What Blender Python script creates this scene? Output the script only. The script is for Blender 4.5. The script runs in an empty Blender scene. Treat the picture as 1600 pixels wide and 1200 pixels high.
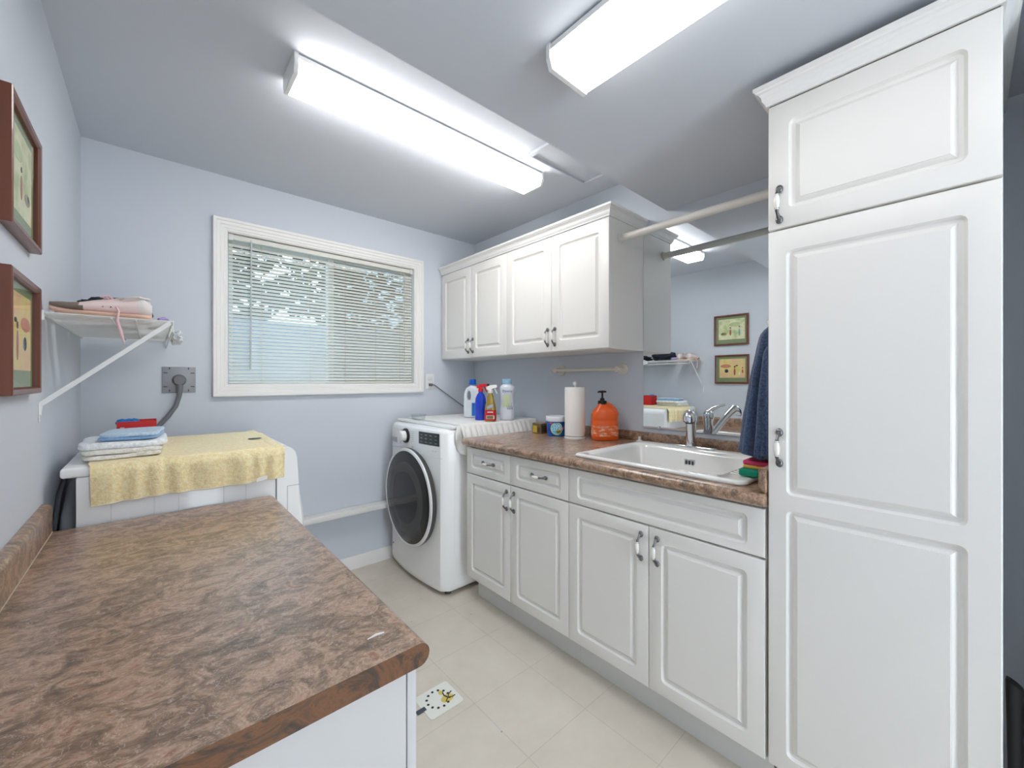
import bpy, bmesh, math, random
from mathutils import Vector, Matrix, noise
PI = math.pi
random.seed(7)
C = bpy.context.scene.collection

# ------------------------------------------------------------------ camera, light, exposure
cam_d = bpy.data.cameras.new('camera'); cam = bpy.data.objects.new('camera', cam_d); C.objects.link(cam)
cam.location = (0, 0, 1.25)
cam.rotation_euler = (PI/2, 0, -math.radians(41.722))
cam_d.sensor_width = 36.0; cam_d.lens = 36.0*630.68/1600
cam_d.shift_y = -5.9/1600
cam_d.clip_start = 0.02
bpy.context.scene.camera = cam
vs = bpy.context.scene.view_settings
vs.view_transform = 'Standard'; vs.look = 'None'; vs.gamma = 1.0; vs.use_curve_mapping = False
vs.exposure = 1.40
LAMP = 7.5          # radiance of the fluorescent lenses
SKY = 3.2
w = bpy.data.worlds.new('sky'); bpy.context.scene.world = w; w.use_nodes = True
bgn = w.node_tree.nodes['Background']; bgn.inputs[0].default_value = (0.82, 0.91, 1.0, 1); bgn.inputs[1].default_value = SKY

# ------------------------------------------------------------------ materials
def srgb(r, g, b):
    return tuple(((v/255)/12.92 if v/255 <= .04045 else ((v/255+.055)/1.055)**2.4) for v in (r, g, b)) + (1,)
MATS = {}
def mat(name, col, rough=.5, metal=0, coat=0, emit=None, es=0, trans=0, bump=None, alpha=1, sheen=0):
    if name in MATS: return MATS[name]
    m = bpy.data.materials.new(name); m.use_nodes = True; nt = m.node_tree
    p = nt.nodes['Principled BSDF']
    p.inputs['Base Color'].default_value = srgb(*col); p.inputs['Roughness'].default_value = rough
    p.inputs['Metallic'].default_value = metal; p.inputs['Coat Weight'].default_value = coat
    p.inputs['Transmission Weight'].default_value = trans; p.inputs['Alpha'].default_value = alpha
    if sheen: p.inputs['Sheen Weight'].default_value = sheen
    if emit: p.inputs['Emission Color'].default_value = srgb(*emit); p.inputs['Emission Strength'].default_value = es
    # every material gets a faint procedural tone variation
    tc = nt.nodes.new('ShaderNodeTexCoord')
    if bump:
        sc, st, dist = bump
        n = nt.nodes.new('ShaderNodeTexNoise'); n.inputs['Scale'].default_value = sc; n.inputs['Detail'].default_value = 4
        b = nt.nodes.new('ShaderNodeBump'); b.inputs['Strength'].default_value = st; b.inputs['Distance'].default_value = dist
        nt.links.new(tc.outputs['Object'], n.inputs['Vector']); nt.links.new(n.outputs['Fac'], b.inputs['Height'])
        nt.links.new(b.outputs['Normal'], p.inputs['Normal'])
    MATS[name] = m
    return m
def ramp_on(m, scale, stops, detail=6, rough=.6, distort=0, stretch=None, kind='noise', w4=None):
    nt = m.node_tree; p = nt.nodes['Principled BSDF']
    tc = nt.nodes.new('ShaderNodeTexCoord'); mp = nt.nodes.new('ShaderNodeMapping')
    if stretch: mp.inputs['Scale'].default_value = stretch
    n = nt.nodes.new('ShaderNodeTexNoise')
    n.inputs['Scale'].default_value = scale; n.inputs['Detail'].default_value = detail
    n.inputs['Roughness'].default_value = rough; n.inputs['Distortion'].default_value = distort
    r = nt.nodes.new('ShaderNodeValToRGB'); el = r.color_ramp.elements
    while len(el) < len(stops): el.new(.5)
    for e, (po, c) in zip(el, stops): e.position = po; e.color = srgb(*c)
    nt.links.new(tc.outputs['Object'], mp.inputs['Vector']); nt.links.new(mp.outputs[0], n.inputs['Vector'])
    nt.links.new(n.outputs['Fac'], r.inputs['Fac']); nt.links.new(r.outputs['Color'], p.inputs['Base Color'])
    return r, n, tc, mp

M_wall = mat('blue_grey_wall_paint', (206, 212, 222), .75, bump=(260, .12, .0006))
ramp_on(M_wall, 1.3, [(.3, (206, 211, 219)), (.7, (210, 215, 222))])
M_ceil = mat('blue_grey_ceiling_paint', (176, 182, 191), .85, bump=(200, .12, .0006))
ramp_on(M_ceil, 1.1, [(.3, (206, 210, 217)), (.7, (210, 214, 221))])
M_cab = mat('white_thermofoil', (236, 233, 227), .38, bump=(600, .04, .0002))
M_side_panel = mat('grey_white_panel', (208, 205, 202), .5)
M_trim = mat('white_trim_paint', (236, 234, 230), .4)
M_toe = mat('grey_toe_kick', (222, 222, 219), .5)
M_white = mat('white_enamel', (246, 246, 244), .25, coat=.3)
M_enam2 = mat('white_plastic', (226, 226, 224), .4)
M_sink = mat('white_porcelain', (240, 239, 235), .12, coat=.5)
M_chrome = mat('chrome', (225, 228, 232), .08, 1)
M_pewter = mat('dark_pewter', (120, 120, 122), .28, 1)
M_porc = mat('ivory_porcelain', (238, 235, 228), .15, coat=.5)
M_black = mat('black_plastic', (18, 18, 19), .4)
M_dark = mat('dark_grey_plastic', (66, 66, 66), .35)
M_mirror = mat('mirror_silver', (236, 240, 242), .0, 1)
M_rod = mat('offwhite_rod', (222, 218, 210), .35)
M_wire = mat('white_vinyl_wire', (232, 232, 230), .4)
M_cord = mat('grey_rubber_cord', (110, 112, 116), .5)
M_steel = mat('grey_steel_plate', (150, 152, 156), .45, .3)
M_frame = mat('reddish_brown_wood', (104, 52, 30), .35, coat=.3)
ramp_on(M_frame, 14, [(.3, (88, 42, 24)), (.7, (118, 60, 34))], stretch=(1, 1, .12))
M_mat = mat('sage_green_mat', (132, 148, 108), .8)
M_edge = mat('brown_core', (70, 45, 30), .6)

# laminate worktop: layered brown / pinkish stone print
def laminate(name, dark=1.0):
    m = mat(name, (140, 110, 92), .30, coat=.0); nt = m.node_tree; p = nt.nodes['Principled BSDF']
    def sh(c): return tuple(int(v*dark) for v in c)
    r1, n1, tc, mp = ramp_on(m, 14, [(.36, sh((92, 68, 48))), (.44, sh((126, 98, 74))), (.50, sh((152, 120, 94))), (.56, sh((186, 152, 126))), (.64, sh((146, 100, 70)))], detail=12, rough=.72, distort=1.5, stretch=(1, 1.45, 1.4))
    mp.inputs['Rotation'].default_value = (0, 0, .35)
    n2 = nt.nodes.new('ShaderNodeTexNoise'); n2.inputs['Scale'].default_value = 17; n2.inputs['Detail'].default_value = 7
    n2.inputs['Distortion'].default_value = 3.2; n2.inputs['Roughness'].default_value = .55
    nt.links.new(mp.outputs[0], n2.inputs['Vector'])
    # veins: thin band around .5
    mth = nt.nodes.new('ShaderNodeMath'); mth.operation = 'SUBTRACT'; mth.inputs[1].default_value = .5
    ab = nt.nodes.new('ShaderNodeMath'); ab.operation = 'ABSOLUTE'
    mr = nt.nodes.new('ShaderNodeMapRange'); mr.inputs['From Min'].default_value = 0; mr.inputs['From Max'].default_value = .014
    mr.inputs['To Min'].default_value = .55; mr.inputs['To Max'].default_value = 0
    nt.links.new(n2.outputs['Fac'], mth.inputs[0]); nt.links.new(mth.outputs[0], ab.inputs[0]); nt.links.new(ab.outputs[0], mr.inputs['Value'])
    mx = nt.nodes.new('ShaderNodeMix'); mx.data_type = 'RGBA'
    nt.links.new(mr.outputs[0], mx.inputs['Factor']); nt.links.new(r1.outputs['Color'], mx.inputs['A']); mx.inputs['B'].default_value = srgb(*sh((232, 210, 192)))
    n3 = nt.nodes.new('ShaderNodeTexNoise'); n3.inputs['Scale'].default_value = 22; n3.inputs['Detail'].default_value = 8; n3.inputs['Distortion'].default_value = 2.4
    nt.links.new(mp.outputs[0], n3.inputs['Vector'])
    r3 = nt.nodes.new('ShaderNodeMapRange'); r3.inputs['From Min'].default_value = .30; r3.inputs['From Max'].default_value = .48; r3.inputs['To Min'].default_value = .55; r3.inputs['To Max'].default_value = 0
    nt.links.new(n3.outputs['Fac'], r3.inputs['Value'])
    mx2 = nt.nodes.new('ShaderNodeMix'); mx2.data_type = 'RGBA'
    nt.links.new(r3.outputs[0], mx2.inputs['Factor']); nt.links.new(mx.outputs['Result'], mx2.inputs['A']); mx2.inputs['B'].default_value = srgb(*sh((92, 68, 56)))
    nt.links.new(mx2.outputs['Result'], p.inputs['Base Color'])
    p.inputs['Specular IOR Level'].default_value = .8; p.inputs['Coat Weight'].default_value = .45; p.inputs['Coat Roughness'].default_value = .26
    return m
M_lam = laminate('brown_stone_laminate')
M_lamedge = mat('rusty_brown_edge_band', (110, 74, 46), .35)
ramp_on(M_lamedge, 13, [(.34, (52, 42, 36)), (.44, (84, 62, 46)), (.52, (122, 80, 50)), (.60, (98, 68, 46)), (.68, (84, 76, 72))], detail=9, rough=.7, distort=1.8)

# vinyl floor tiles, 0.30 m
M_floor = mat('beige_vinyl_tile', (196, 186, 170), .42)
def floor_nodes():
    nt = M_floor.node_tree; p = nt.nodes['Principled BSDF']
    r, n, tc, mp = ramp_on(M_floor, 5, [(.3, (214, 204, 188)), (.5, (221, 211, 196)), (.72, (227, 218, 204))], detail=8, rough=.65)
    sx = nt.nodes.new('ShaderNodeSeparateXYZ'); nt.links.new(tc.outputs['Object'], sx.inputs[0])
    outs = []
    for ax, off in (('X', .93), ('Y', .961)):
        a = nt.nodes.new('ShaderNodeMath'); a.operation = 'ADD'; a.inputs[1].default_value = 30.0 - off + .15
        b = nt.nodes.new('ShaderNodeMath'); b.operation = 'MODULO'; b.inputs[1].default_value = .3
        c = nt.nodes.new('ShaderNodeMath'); c.operation = 'SUBTRACT'; c.inputs[1].default_value = .15
        d = nt.nodes.new('ShaderNodeMath'); d.operation = 'ABSOLUTE'
        e = nt.nodes.new('ShaderNodeMath'); e.operation = 'LESS_THAN'; e.inputs[1].default_value = .0012
        nt.links.new(sx.outputs[ax], a.inputs[0]); nt.links.new(a.outputs[0], b.inputs[0]); nt.links.new(b.outputs[0], c.inputs[0])
        nt.links.new(c.outputs[0], d.inputs[0]); nt.links.new(d.outputs[0], e.inputs[0]); outs.append(e)
    mxm = nt.nodes.new('ShaderNodeMath'); mxm.operation = 'MAXIMUM'
    nt.links.new(outs[0].outputs[0], mxm.inputs[0]); nt.links.new(outs[1].outputs[0], mxm.inputs[1])
    k = nt.nodes.new('ShaderNodeMath'); k.operation = 'MULTIPLY'; k.inputs[1].default_value = .3
    nt.links.new(mxm.outputs[0], k.inputs[0])
    mx = nt.nodes.new('ShaderNodeMix'); mx.data_type = 'RGBA'; mx.inputs['B'].default_value = srgb(140, 128, 112)
    nt.links.new(k.outputs[0], mx.inputs['Factor']); nt.links.new(r.outputs['Color'], mx.inputs['A'])
    # dark specks of dirt
    v = nt.nodes.new('ShaderNodeTexVoronoi'); v.inputs['Scale'].default_value = 9; v.inputs['Randomness'].default_value = 1
    nt.links.new(tc.outputs['Object'], v.inputs['Vector'])
    lt = nt.nodes.new('ShaderNodeMath'); lt.operation = 'LESS_THAN'; lt.inputs[1].default_value = .035
    nt.links.new(v.outputs['Distance'], lt.inputs[0])
    k2 = nt.nodes.new('ShaderNodeMath'); k2.operation = 'MULTIPLY'; k2.inputs[1].default_value = .4; nt.links.new(lt.outputs[0], k2.inputs[0])
    mx2 = nt.nodes.new('ShaderNodeMix'); mx2.data_type = 'RGBA'; mx2.inputs['B'].default_value = srgb(90, 78, 66)
    nt.links.new(k2.outputs[0], mx2.inputs['Factor']); nt.links.new(mx.outputs['Result'], mx2.inputs['A'])
    nt.links.new(mx2.outputs['Result'], p.inputs['Base Color'])
floor_nodes()

# fluorescent lens: prismatic ribbed emission
def lens_mat(name, k):
    m = bpy.data.materials.new(name); m.use_nodes = True; nt = m.node_tree
    p = nt.nodes['Principled BSDF']; p.inputs['Base Color'].default_value = (.9, .9, .9, 1); p.inputs['Roughness'].default_value = .3
    tc = nt.nodes.new('ShaderNodeTexCoord'); ck = nt.nodes.new('ShaderNodeTexChecker'); ck.inputs['Scale'].default_value = 180
    nt.links.new(tc.outputs['Object'], ck.inputs['Vector'])
    mr = nt.nodes.new('ShaderNodeMapRange'); mr.inputs['To Min'].default_value = LAMP*k*.86; mr.inputs['To Max'].default_value = LAMP*k
    nt.links.new(ck.outputs['Fac'], mr.inputs['Value'])
    p.inputs['Emission Color'].default_value = (1.0, .985, .97, 1)
    nt.links.new(mr.outputs[0], p.inputs['Emission Strength'])
    return m
M_lens = lens_mat('lit_prismatic_lens', 1.0); M_lens_dim = lens_mat('dimmer_prismatic_lens', .24)
def glass_mat(name, tint=(1, 1, 1, 1), gloss=.06):
    m = bpy.data.materials.new(name); m.use_nodes = True; nt = m.node_tree
    for n in list(nt.nodes): nt.nodes.remove(n)
    o = nt.nodes.new('ShaderNodeOutputMaterial'); t = nt.nodes.new('ShaderNodeBsdfTransparent'); t.inputs[0].default_value = tint
    g = nt.nodes.new('ShaderNodeBsdfGlossy'); g.inputs['Roughness'].default_value = .02
    x = nt.nodes.new('ShaderNodeMixShader'); lw = nt.nodes.new('ShaderNodeLayerWeight'); lw.inputs['Blend'].default_value = .5
    pw = nt.nodes.new('ShaderNodeMath'); pw.operation = 'POWER'; pw.inputs[1].default_value = 4.5
    ma = nt.nodes.new('ShaderNodeMath'); ma.operation = 'MULTIPLY_ADD'; ma.inputs[1].default_value = .55; ma.inputs[2].default_value = gloss*.5
    nt.links.new(lw.outputs['Facing'], pw.inputs[0]); nt.links.new(pw.outputs[0], ma.inputs[0]); nt.links.new(ma.outputs[0], x.inputs[0])
    nt.links.new(t.outputs[0], x.inputs[1]); nt.links.new(g.outputs[0], x.inputs[2]); nt.links.new(x.outputs[0], o.inputs[0])
    return m
M_glass = glass_mat('window_glass', (.60, .72, .80, 1))
M_clear = glass_mat('clear_plastic', (.93, .95, .96, 1), .12)
def screen_mat():
    m = bpy.data.materials.new('insect_screen_mesh'); m.use_nodes = True; nt = m.node_tree
    for n in list(nt.nodes): nt.nodes.remove(n)
    o = nt.nodes.new('ShaderNodeOutputMaterial'); t = nt.nodes.new('ShaderNodeBsdfTransparent')
    g = nt.nodes.new('ShaderNodeBsdfDiffuse'); g.inputs[0].default_value = srgb(150, 146, 128)
    x = nt.nodes.new('ShaderNodeMixShader'); x.inputs[0].default_value = .45
    nt.links.new(t.outputs[0], x.inputs[1]); nt.links.new(g.outputs[0], x.inputs[2]); nt.links.new(x.outputs[0], o.inputs[0])
    return m
M_screen = screen_mat()
def terry(name, a, b, sc=260, st=.9):
    m = mat(name, a, .95, bump=(sc, st, .003), sheen=.3)
    ramp_on(m, sc*.5, [(.35, a), (.65, b)], detail=3)
    return m
M_yel = terry('pale_yellow_terry', (240, 216, 158), (253, 240, 196), 170)
M_cream = terry('cream_terry', (214, 208, 196), (240, 237, 230), 160)
M_whitet = terry('white_terry', (216, 220, 222), (246, 248, 248), 180)
M_blue = terry('light_blue_cloth', (172, 198, 222), (202, 220, 234), 240, .4)
M_midblue = terry('sky_blue_cloth', (120, 160, 205), (140, 178, 216), 240, .4)
M_navy = terry('heathered_navy_knit', (44, 58, 84), (72, 90, 122), 320, .7)
M_navyd = mat('dark_navy_cloth', (30, 36, 48), .9, bump=(200, .5, .002))
M_wcloth = mat('white_cotton', (234, 232, 228), .9, bump=(300, .3, .001))
M_bag = mat('white_plastic_bag', (228, 230, 232), .35)

# ------------------------------------------------------------------ mesh helpers
class MB:
    def __init__(s): s.bm = bmesh.new(); s.mi = 0
    def _new(s, fs):
        for f in fs: f.material_index = s.mi
    def box(s, lo, hi, bev=0, seg=2):
        b = bmesh.new(); bmesh.ops.create_cube(b, size=1)
        for v in b.verts: v.co = Vector([lo[i] + (v.co[i]+.5)*(hi[i]-lo[i]) for i in range(3)])
        if bev: bmesh.ops.bevel(b, geom=list(b.edges), offset=bev, segments=seg, profile=.5, affect='EDGES')
        s.merge(b); return s
    def merge(s, b, M=None):
        mp = {}
        for v in b.verts: mp[v] = s.bm.verts.new(M @ v.co if M else v.co)
        for f in b.faces:
            try: nf = s.bm.faces.new([mp[v] for v in f.verts]); nf.material_index = s.mi
            except ValueError: pass
        b.free()
    def loft(s, rings, cap=True, closed=True):
        vr = [[s.bm.verts.new(p) for p in r] for r in rings]
        n = len(vr[0])
        for a, b in zip(vr, vr[1:]):
            for i in range(n if closed else n-1):
                j = (i+1) % n
                f = s.bm.faces.new((a[i], a[j], b[j], b[i])); f.material_index = s.mi
        if cap and closed:
            for r in (vr[0], vr[-1]):
                f = s.bm.faces.new(r); f.material_index = s.mi
        return vr
    def cyl(s, p0, p1, r, seg=16, r2=None, cap=True):
        return s.tube([p0, p1], [r, r if r2 is None else r2], seg, cap)
    def tube(s, pts, r, seg=12, cap=True):
        pts = [Vector(p) for p in pts]; n = len(pts)
        if not hasattr(r, '__len__'): r = [r]*n
        rings = []; up = None
        for i, p in enumerate(pts):
            t = (pts[min(i+1, n-1)] - pts[max(i-1, 0)]).normalized()
            if up is None: up = t.orthogonal().normalized()
            up = (up - t*up.dot(t)).normalized(); q = t.cross(up)
            rings.append([p + (up*math.cos(a) + q*math.sin(a))*r[i] for a in [2*PI*k/seg for k in range(seg)]])
        return s.loft(rings, cap)
    def lathe(s, prof, o, axis='Z', seg=32, sx=1, sy=1, cap=True):
        o = Vector(o); rings = []
        for r, h in prof:
            ring = []
            for k in range(seg):
                a = 2*PI*k/seg; x = math.cos(a)*r*sx; y = math.sin(a)*r*sy
                if axis == 'Z': ring.append(o+Vector((x, y, h)))
                elif axis == 'X': ring.append(o+Vector((h, x, y)))
                elif axis == 'Y': ring.append(o+Vector((x, h, y)))
            rings.append(ring)
        return s.loft(rings, cap)
    def grid(s, fn, nu, nv, thick=0):
        P = [[Vector(fn(i/nu, j/nv)) for j in range(nv+1)] for i in range(nu+1)]
        if not thick:
            V = [[s.bm.verts.new(p) for p in r] for r in P]
            for i in range(nu):
                for j in range(nv):
                    f = s.bm.faces.new((V[i][j], V[i+1][j], V[i+1][j+1], V[i][j+1])); f.material_index = s.mi
            return
        N = []
        for i in range(nu+1):
            row = []
            for j in range(nv+1):
                du = P[min(i+1, nu)][j]-P[max(i-1, 0)][j]; dv = P[i][min(j+1, nv)]-P[i][max(j-1, 0)]
                nn = du.cross(dv); row.append(nn.normalized() if nn.length > 1e-12 else Vector((0, 0, 1)))
            N.append(row)
        A = [[s.bm.verts.new(P[i][j]+N[i][j]*thick*.5) for j in range(nv+1)] for i in range(nu+1)]
        B = [[s.bm.verts.new(P[i][j]-N[i][j]*thick*.5) for j in range(nv+1)] for i in range(nu+1)]
        def F(*v): f = s.bm.faces.new(v); f.material_index = s.mi
        for i in range(nu):
            for j in range(nv):
                F(A[i][j], A[i+1][j], A[i+1][j+1], A[i][j+1]); F(B[i][j+1], B[i+1][j+1], B[i+1][j], B[i][j])
        for i in range(nu):
            F(A[i][0], B[i][0], B[i+1][0], A[i+1][0]); F(A[i+1][nv], B[i+1][nv], B[i][nv], A[i][nv])
        for j in range(nv):
            F(A[0][j+1], B[0][j+1], B[0][j], A[0][j]); F(A[nu][j], B[nu][j], B[nu][j+1], A[nu][j+1])
    def ngon(s, pts):
        f = s.bm.faces.new([s.bm.verts.new(p) for p in pts]); f.material_index = s.mi
    def build(s, name, mats, parent=None, angle=35, smooth=True):
        bm = s.bm
        bmesh.ops.remove_doubles(bm, verts=bm.verts, dist=1e-6)
        bmesh.ops.dissolve_degenerate(bm, edges=bm.edges, dist=1e-7)
        bmesh.ops.recalc_face_normals(bm, faces=bm.faces)
        if parent is None:
            xs = [v.co for v in bm.verts]
            lo = Vector([min(c[i] for c in xs) for i in range(3)]); hi = Vector([max(c[i] for c in xs) for i in range(3)])
            org = Vector(((lo.x+hi.x)/2, (lo.y+hi.y)/2, lo.z)) if name not in ('floor',) else Vector((0, 0, 0))
        else: org = wpos(parent)
        for v in bm.verts: v.co -= org
        me = bpy.data.meshes.new(name); bm.to_mesh(me); bm.free()
        if not isinstance(mats, (list, tuple)): mats = [mats]
        for m in mats: me.materials.append(m)
        if smooth:
            for p in me.polygons: p.use_smooth = True
            me.set_sharp_from_angle(angle=math.radians(angle))
        o = bpy.data.objects.new(name, me); C.objects.link(o)
        if parent is None: o.location = org
        else: o.parent = parent
        return o
def wpos(o):
    p = Vector(o.location)
    while o.parent: o = o.parent; p += Vector(o.location)
    return p
def tag(o, label, cat, group=None, kind=None):
    o['label'] = label; o['category'] = cat
    if group: o['group'] = group
    if kind: o['kind'] = kind
    return o
def thing(name, loc, label, cat, group=None):
    o = bpy.data.objects.new(name, None); o.empty_display_size = .05; C.objects.link(o); o.location = loc
    return tag(o, label, cat, group)
def struct(name, mb, m, angle=35):
    o = mb.build(name, m, angle=angle); o['kind'] = 'structure'; return o
def text_verts(txt, size, ext=.0003):
    cu = bpy.data.curves.new('t', 'FONT'); cu.body = txt; cu.size = size; cu.extrude = ext; cu.align_x = 'CENTER'; cu.align_y = 'CENTER'
    ob = bpy.data.objects.new('t', cu); C.objects.link(ob)
    dg = bpy.context.evaluated_depsgraph_get(); me = bpy.data.meshes.new_from_object(ob.evaluated_get(dg))
    vs_ = [v.co.copy() for v in me.vertices]; fs = [tuple(p.vertices) for p in me.polygons]
    bpy.data.objects.remove(ob); bpy.data.curves.remove(cu); bpy.data.meshes.remove(me)
    return vs_, fs
def add_text(mb, txt, size, fn):
    v, f = text_verts(txt, size)
    vv = [mb.bm.verts.new(fn(*p)) for p in v]
    for q in f:
        try: nf = mb.bm.faces.new([vv[i] for i in q]); nf.material_index = mb.mi
        except ValueError: pass
def cyl_map(cx, cy, r, ang0, z0, ry=None):
    """text plane -> outside of a vertical cylinder; ang0 = direction faced"""
    ry = ry or r
    def fn(x, y, z):
        a = ang0 + x/r
        return Vector((cx+math.cos(a)*(r+z+.0004), cy+math.sin(a)*(ry+z+.0004), z0+y))
    return fn
def rrect(y0, y1, z0, z1, r, n=5):
    """rounded rectangle, list of (y, z)"""
    out = []
    for cy, cz, a0 in ((y1-r, z1-r, 0), (y0+r, z1-r, PI/2), (y0+r, z0+r, PI), (y1-r, z0+r, 1.5*PI)):
        for k in range(n+1):
            a = a0 + PI/2*k/n; out.append((cy+math.cos(a)*r, cz+math.sin(a)*r))
    return out

# ------------------------------------------------------------------ key dimensions
XL, XR, YB, YF, HC = -.245, 1.99, 2.70, -1.9, 2.37
HS, YS = 2.128, 1.027            # dropped ceiling
XF, XU = 1.335, 1.67             # faces of base/tall doors and of wall cupboard doors
ZC = .922                        # right worktop
WIN = (.309, 1.441, 1.227, 2.069)

# ------------------------------------------------------------------ the room
b = MB(); b.box((XL-.1, YF-.1, -.08), (XR+.1, YB+.2, 0)); struct('floor', b, M_floor)
b = MB(); b.box((XL-.1, YS, HC), (XR+.1, YB+.2, HC+.1)); b.box((XL-.1, YF-.1, HS), (XR+.1, YS, HC+.1)); struct('ceiling', b, M_ceil)
b = MB(); b.box((XL-.1, YF-.1, 0), (XL, YB+.2, HS)); b.box((XL-.1, YS, HS), (XL, YB+.2, HC)); struct('wall_left', b, M_wall)
b = MB(); b.box((XR, YF-.1, 0), (XR+.1, YB+.2, HS)); b.box((XR, YS, HS), (XR+.1, YB+.2, HC)); b.box((1.42, -.34, 0), (XR, -.24, HS)); struct('wall_right', b, M_wall)  # last box: unseen stub added to shade the wall beside the tall cabinet
# doorway behind the camera is an unseen addition, letting in daylight to brighten the room
b = MB(); b.box((XL, YF-.1, 0), (.30, YF, HS)); b.box((1.05, YF-.1, 0), (XR, YF, HS)); b.box((.30, YF-.1, 2.05), (1.05, YF, HS)); struct('wall_front', b, M_wall)
b = MB(); x0, x1, z0, z1 = WIN
b.box((XL, YB, 0), (x0, YB+.16, HC)); b.box((x1, YB, 0), (XR, YB+.16, HC)); b.box((x0, YB, 0), (x1, YB+.16, z0)); b.box((x0, YB, z1), (x1, YB+.16, HC))
struct('wall_back', b, M_wall)
def base_prof(d=.014, h=.083):
    return [(0, 0), (d, 0), (d, h*.62), (d*.75, h*.70), (d*.75, h*.80), (d*.35, h*.93), (d*.2, h), (0, h)]
b = MB()
b.loft([[(x, YB-p, z) for p, z in base_prof()] for x in (XL, 1.985)]); struct('baseboard_back', b, M_trim)
b = MB()
b.loft([[(XL+p, y, z) for p, z in base_prof()] for y in (YF, YB-.015)]); struct('baseboard_left', b, M_trim)
# ledge on the back wall
b = MB(); b.box((XL+.001, YB-.085, .382), (1.98, YB-.0005, .414), .003); struct('trim_1', b, M_trim)

# window: casing, jambs, sashes, glass, screen
def window():
    x0, x1, z0, z1 = WIN
    w = bpy.data.objects.new('window_1', None); C.objects.link(w); w.location = ((x0+x1)/2, YB, z0); w['kind'] = 'structure'
    prof = [(.000, .004), (.004, .010), (.012, .011), (.016, .015), (.030, .015), (.034, .019), (.048, .021), (.052, .026), (.064, .028), (.067, .024), (.067, .0)]
    mb = MB(); rings = []
    for o, d in prof:
        rings.append([(x0-o, YB-d, z0-o), (x1+o, YB-d, z0-o), (x1+o, YB-d, z1+o), (x0-o, YB-d, z1+o)])
    rings.insert(0, [(x0+.002, YB-.004, z0+.002), (x1-.002, YB-.004, z0+.002), (x1-.002, YB-.004, z1-.002), (x0+.002, YB-.004, z1-.002)])
    rings.insert(0, [(x0+.002, YB+.16, z0+.002), (x1-.002, YB+.16, z0+.002), (x1-.002, YB+.16, z1-.002), (x0+.002, YB+.16, z1-.002)])
    mb.loft(rings, cap=False); mb.build('casing', M_trim, w, angle=20)
    xm = (x0+x1)/2 + .005
    def sash(a, b_, y, n):
        mb = MB(); t = .035; zz0, zz1 = z0+.003, z1-.003
        for lo, hi in (((a, y, z0), (a+t, y+.03, z1)), ((b_-t, y, z0), (b_, y+.03, z1)), ((a+t, y, z0), (b_-t, y+.03, z0+t)), ((a+t, y, z1-t), (b_-t, y+.03, z1))):
            mb.box(lo, hi, .002, 1)
        s = mb.build('sash', M_trim, w)
        mb = MB(); mb.box((a+t-.003, y+.012, z0+t-.003), (b_-t+.003, y+.016, z1-t+.003)); mb.build('pane', M_glass, s)
    sash(x0+.003, xm+.018, YB+.11, 0); sash(xm-.018, x1-.003, YB+.075, 1)
    mb = MB(); mb.box((xm+.02, YB+.145, z0+.01), (x1-.01, YB+.146, z1-.01)); mb.build('insect_screen', M_screen, w)
window()

# venetian blind
def blind():
    x0, x1, z0, z1 = WIN; x0 += .006; x1 -= .006; yb = YB+.028
    t = thing('venetian_blind', ((x0+x1)/2, yb, z0), 'pale aluminium venetian blind lowered and open inside the window casing', 'blind')
    mb = MB(); mb.box((x0, yb-.014, z1-.034), (x1, yb+.014, z1-.006), .003); mb.build('head_rail', M_blind, t)
    for bx0, bx1 in ((x0-.001, x0+.022), (x1-.022, x1+.001)):
        mb = MB(); mb.box((bx0, yb-.018, z1-.040), (bx1, yb-.013, z1-.004), .002); mb.build('end_bracket', M_clearish, t)
    mb = MB(); n = 37; zt = z1-.064; zb = z0+.032; tilt = math.radians(48)
    for i in range(n):
        z = zt + (zb-zt)*i/(n-1)
        pr = []
        for k in range(5):
            u = (k/4-.5)*.025; pr.append((u*math.cos(tilt), u*math.sin(tilt)+.0016*(1-(u/.0125)**2)))
        ring = pr + [(a, c-.0005) for a, c in reversed(pr)]
        mb.loft([[(x, yb+a, z+c) for a, c in ring] for x in (x0+.003, x1-.003)])
    mb.build('slats', M_blind, t)
    mb = MB(); mb.box((x0+.002, yb-.013, z0+.004), (x1-.002, yb+.013, z0+.016), .003); mb.build('bottom_rail', M_blind, t)
    mb = MB()
    for x in (x0+.16, x0+.42, x0+.635, x0+.84, x1-.10):
        for dy in (-.0135, .0135): mb.cyl((x, yb+dy, z0+.012), (x, yb+dy, z1-.03), .0008, 6)
    mb.build('ladder_cord', M_cordw, t)
    mb = MB(); mb.cyl((x0+.107, yb-.022, z1-.03), (x0+.104, yb-.022, z1-.76), .004, 6); mb.cyl((x0+.107, yb-.022, z1-.03), (x0+.107, yb-.013, z1-.02), .0015, 6); mb.build('tilt_wand', M_wandm, t)
    mb = MB(); mb.tube([(x1-.065, yb-.02, z1-.03), (x1-.067, yb-.02, z1-.4), (x1-.066, yb-.02, z1-.66)], .0013, 6)
    mb.lathe([(.001, 0), (.004, -.004), (.0055, -.022), (.002, -.026)], (x1-.066, yb-.02, z1-.655), seg=10); mb.build('lift_cord', M_cordw, t)
M_blind = mat('pale_aluminium_slat', (222, 221, 212), .45)
M_cordw = mat('beige_cord', (196, 184, 160), .8)
M_clearish = mat('milky_plastic', (216, 216, 212), .3)
M_wandm = mat('milky_acrylic_wand', (196, 200, 198), .2)
blind()

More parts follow.
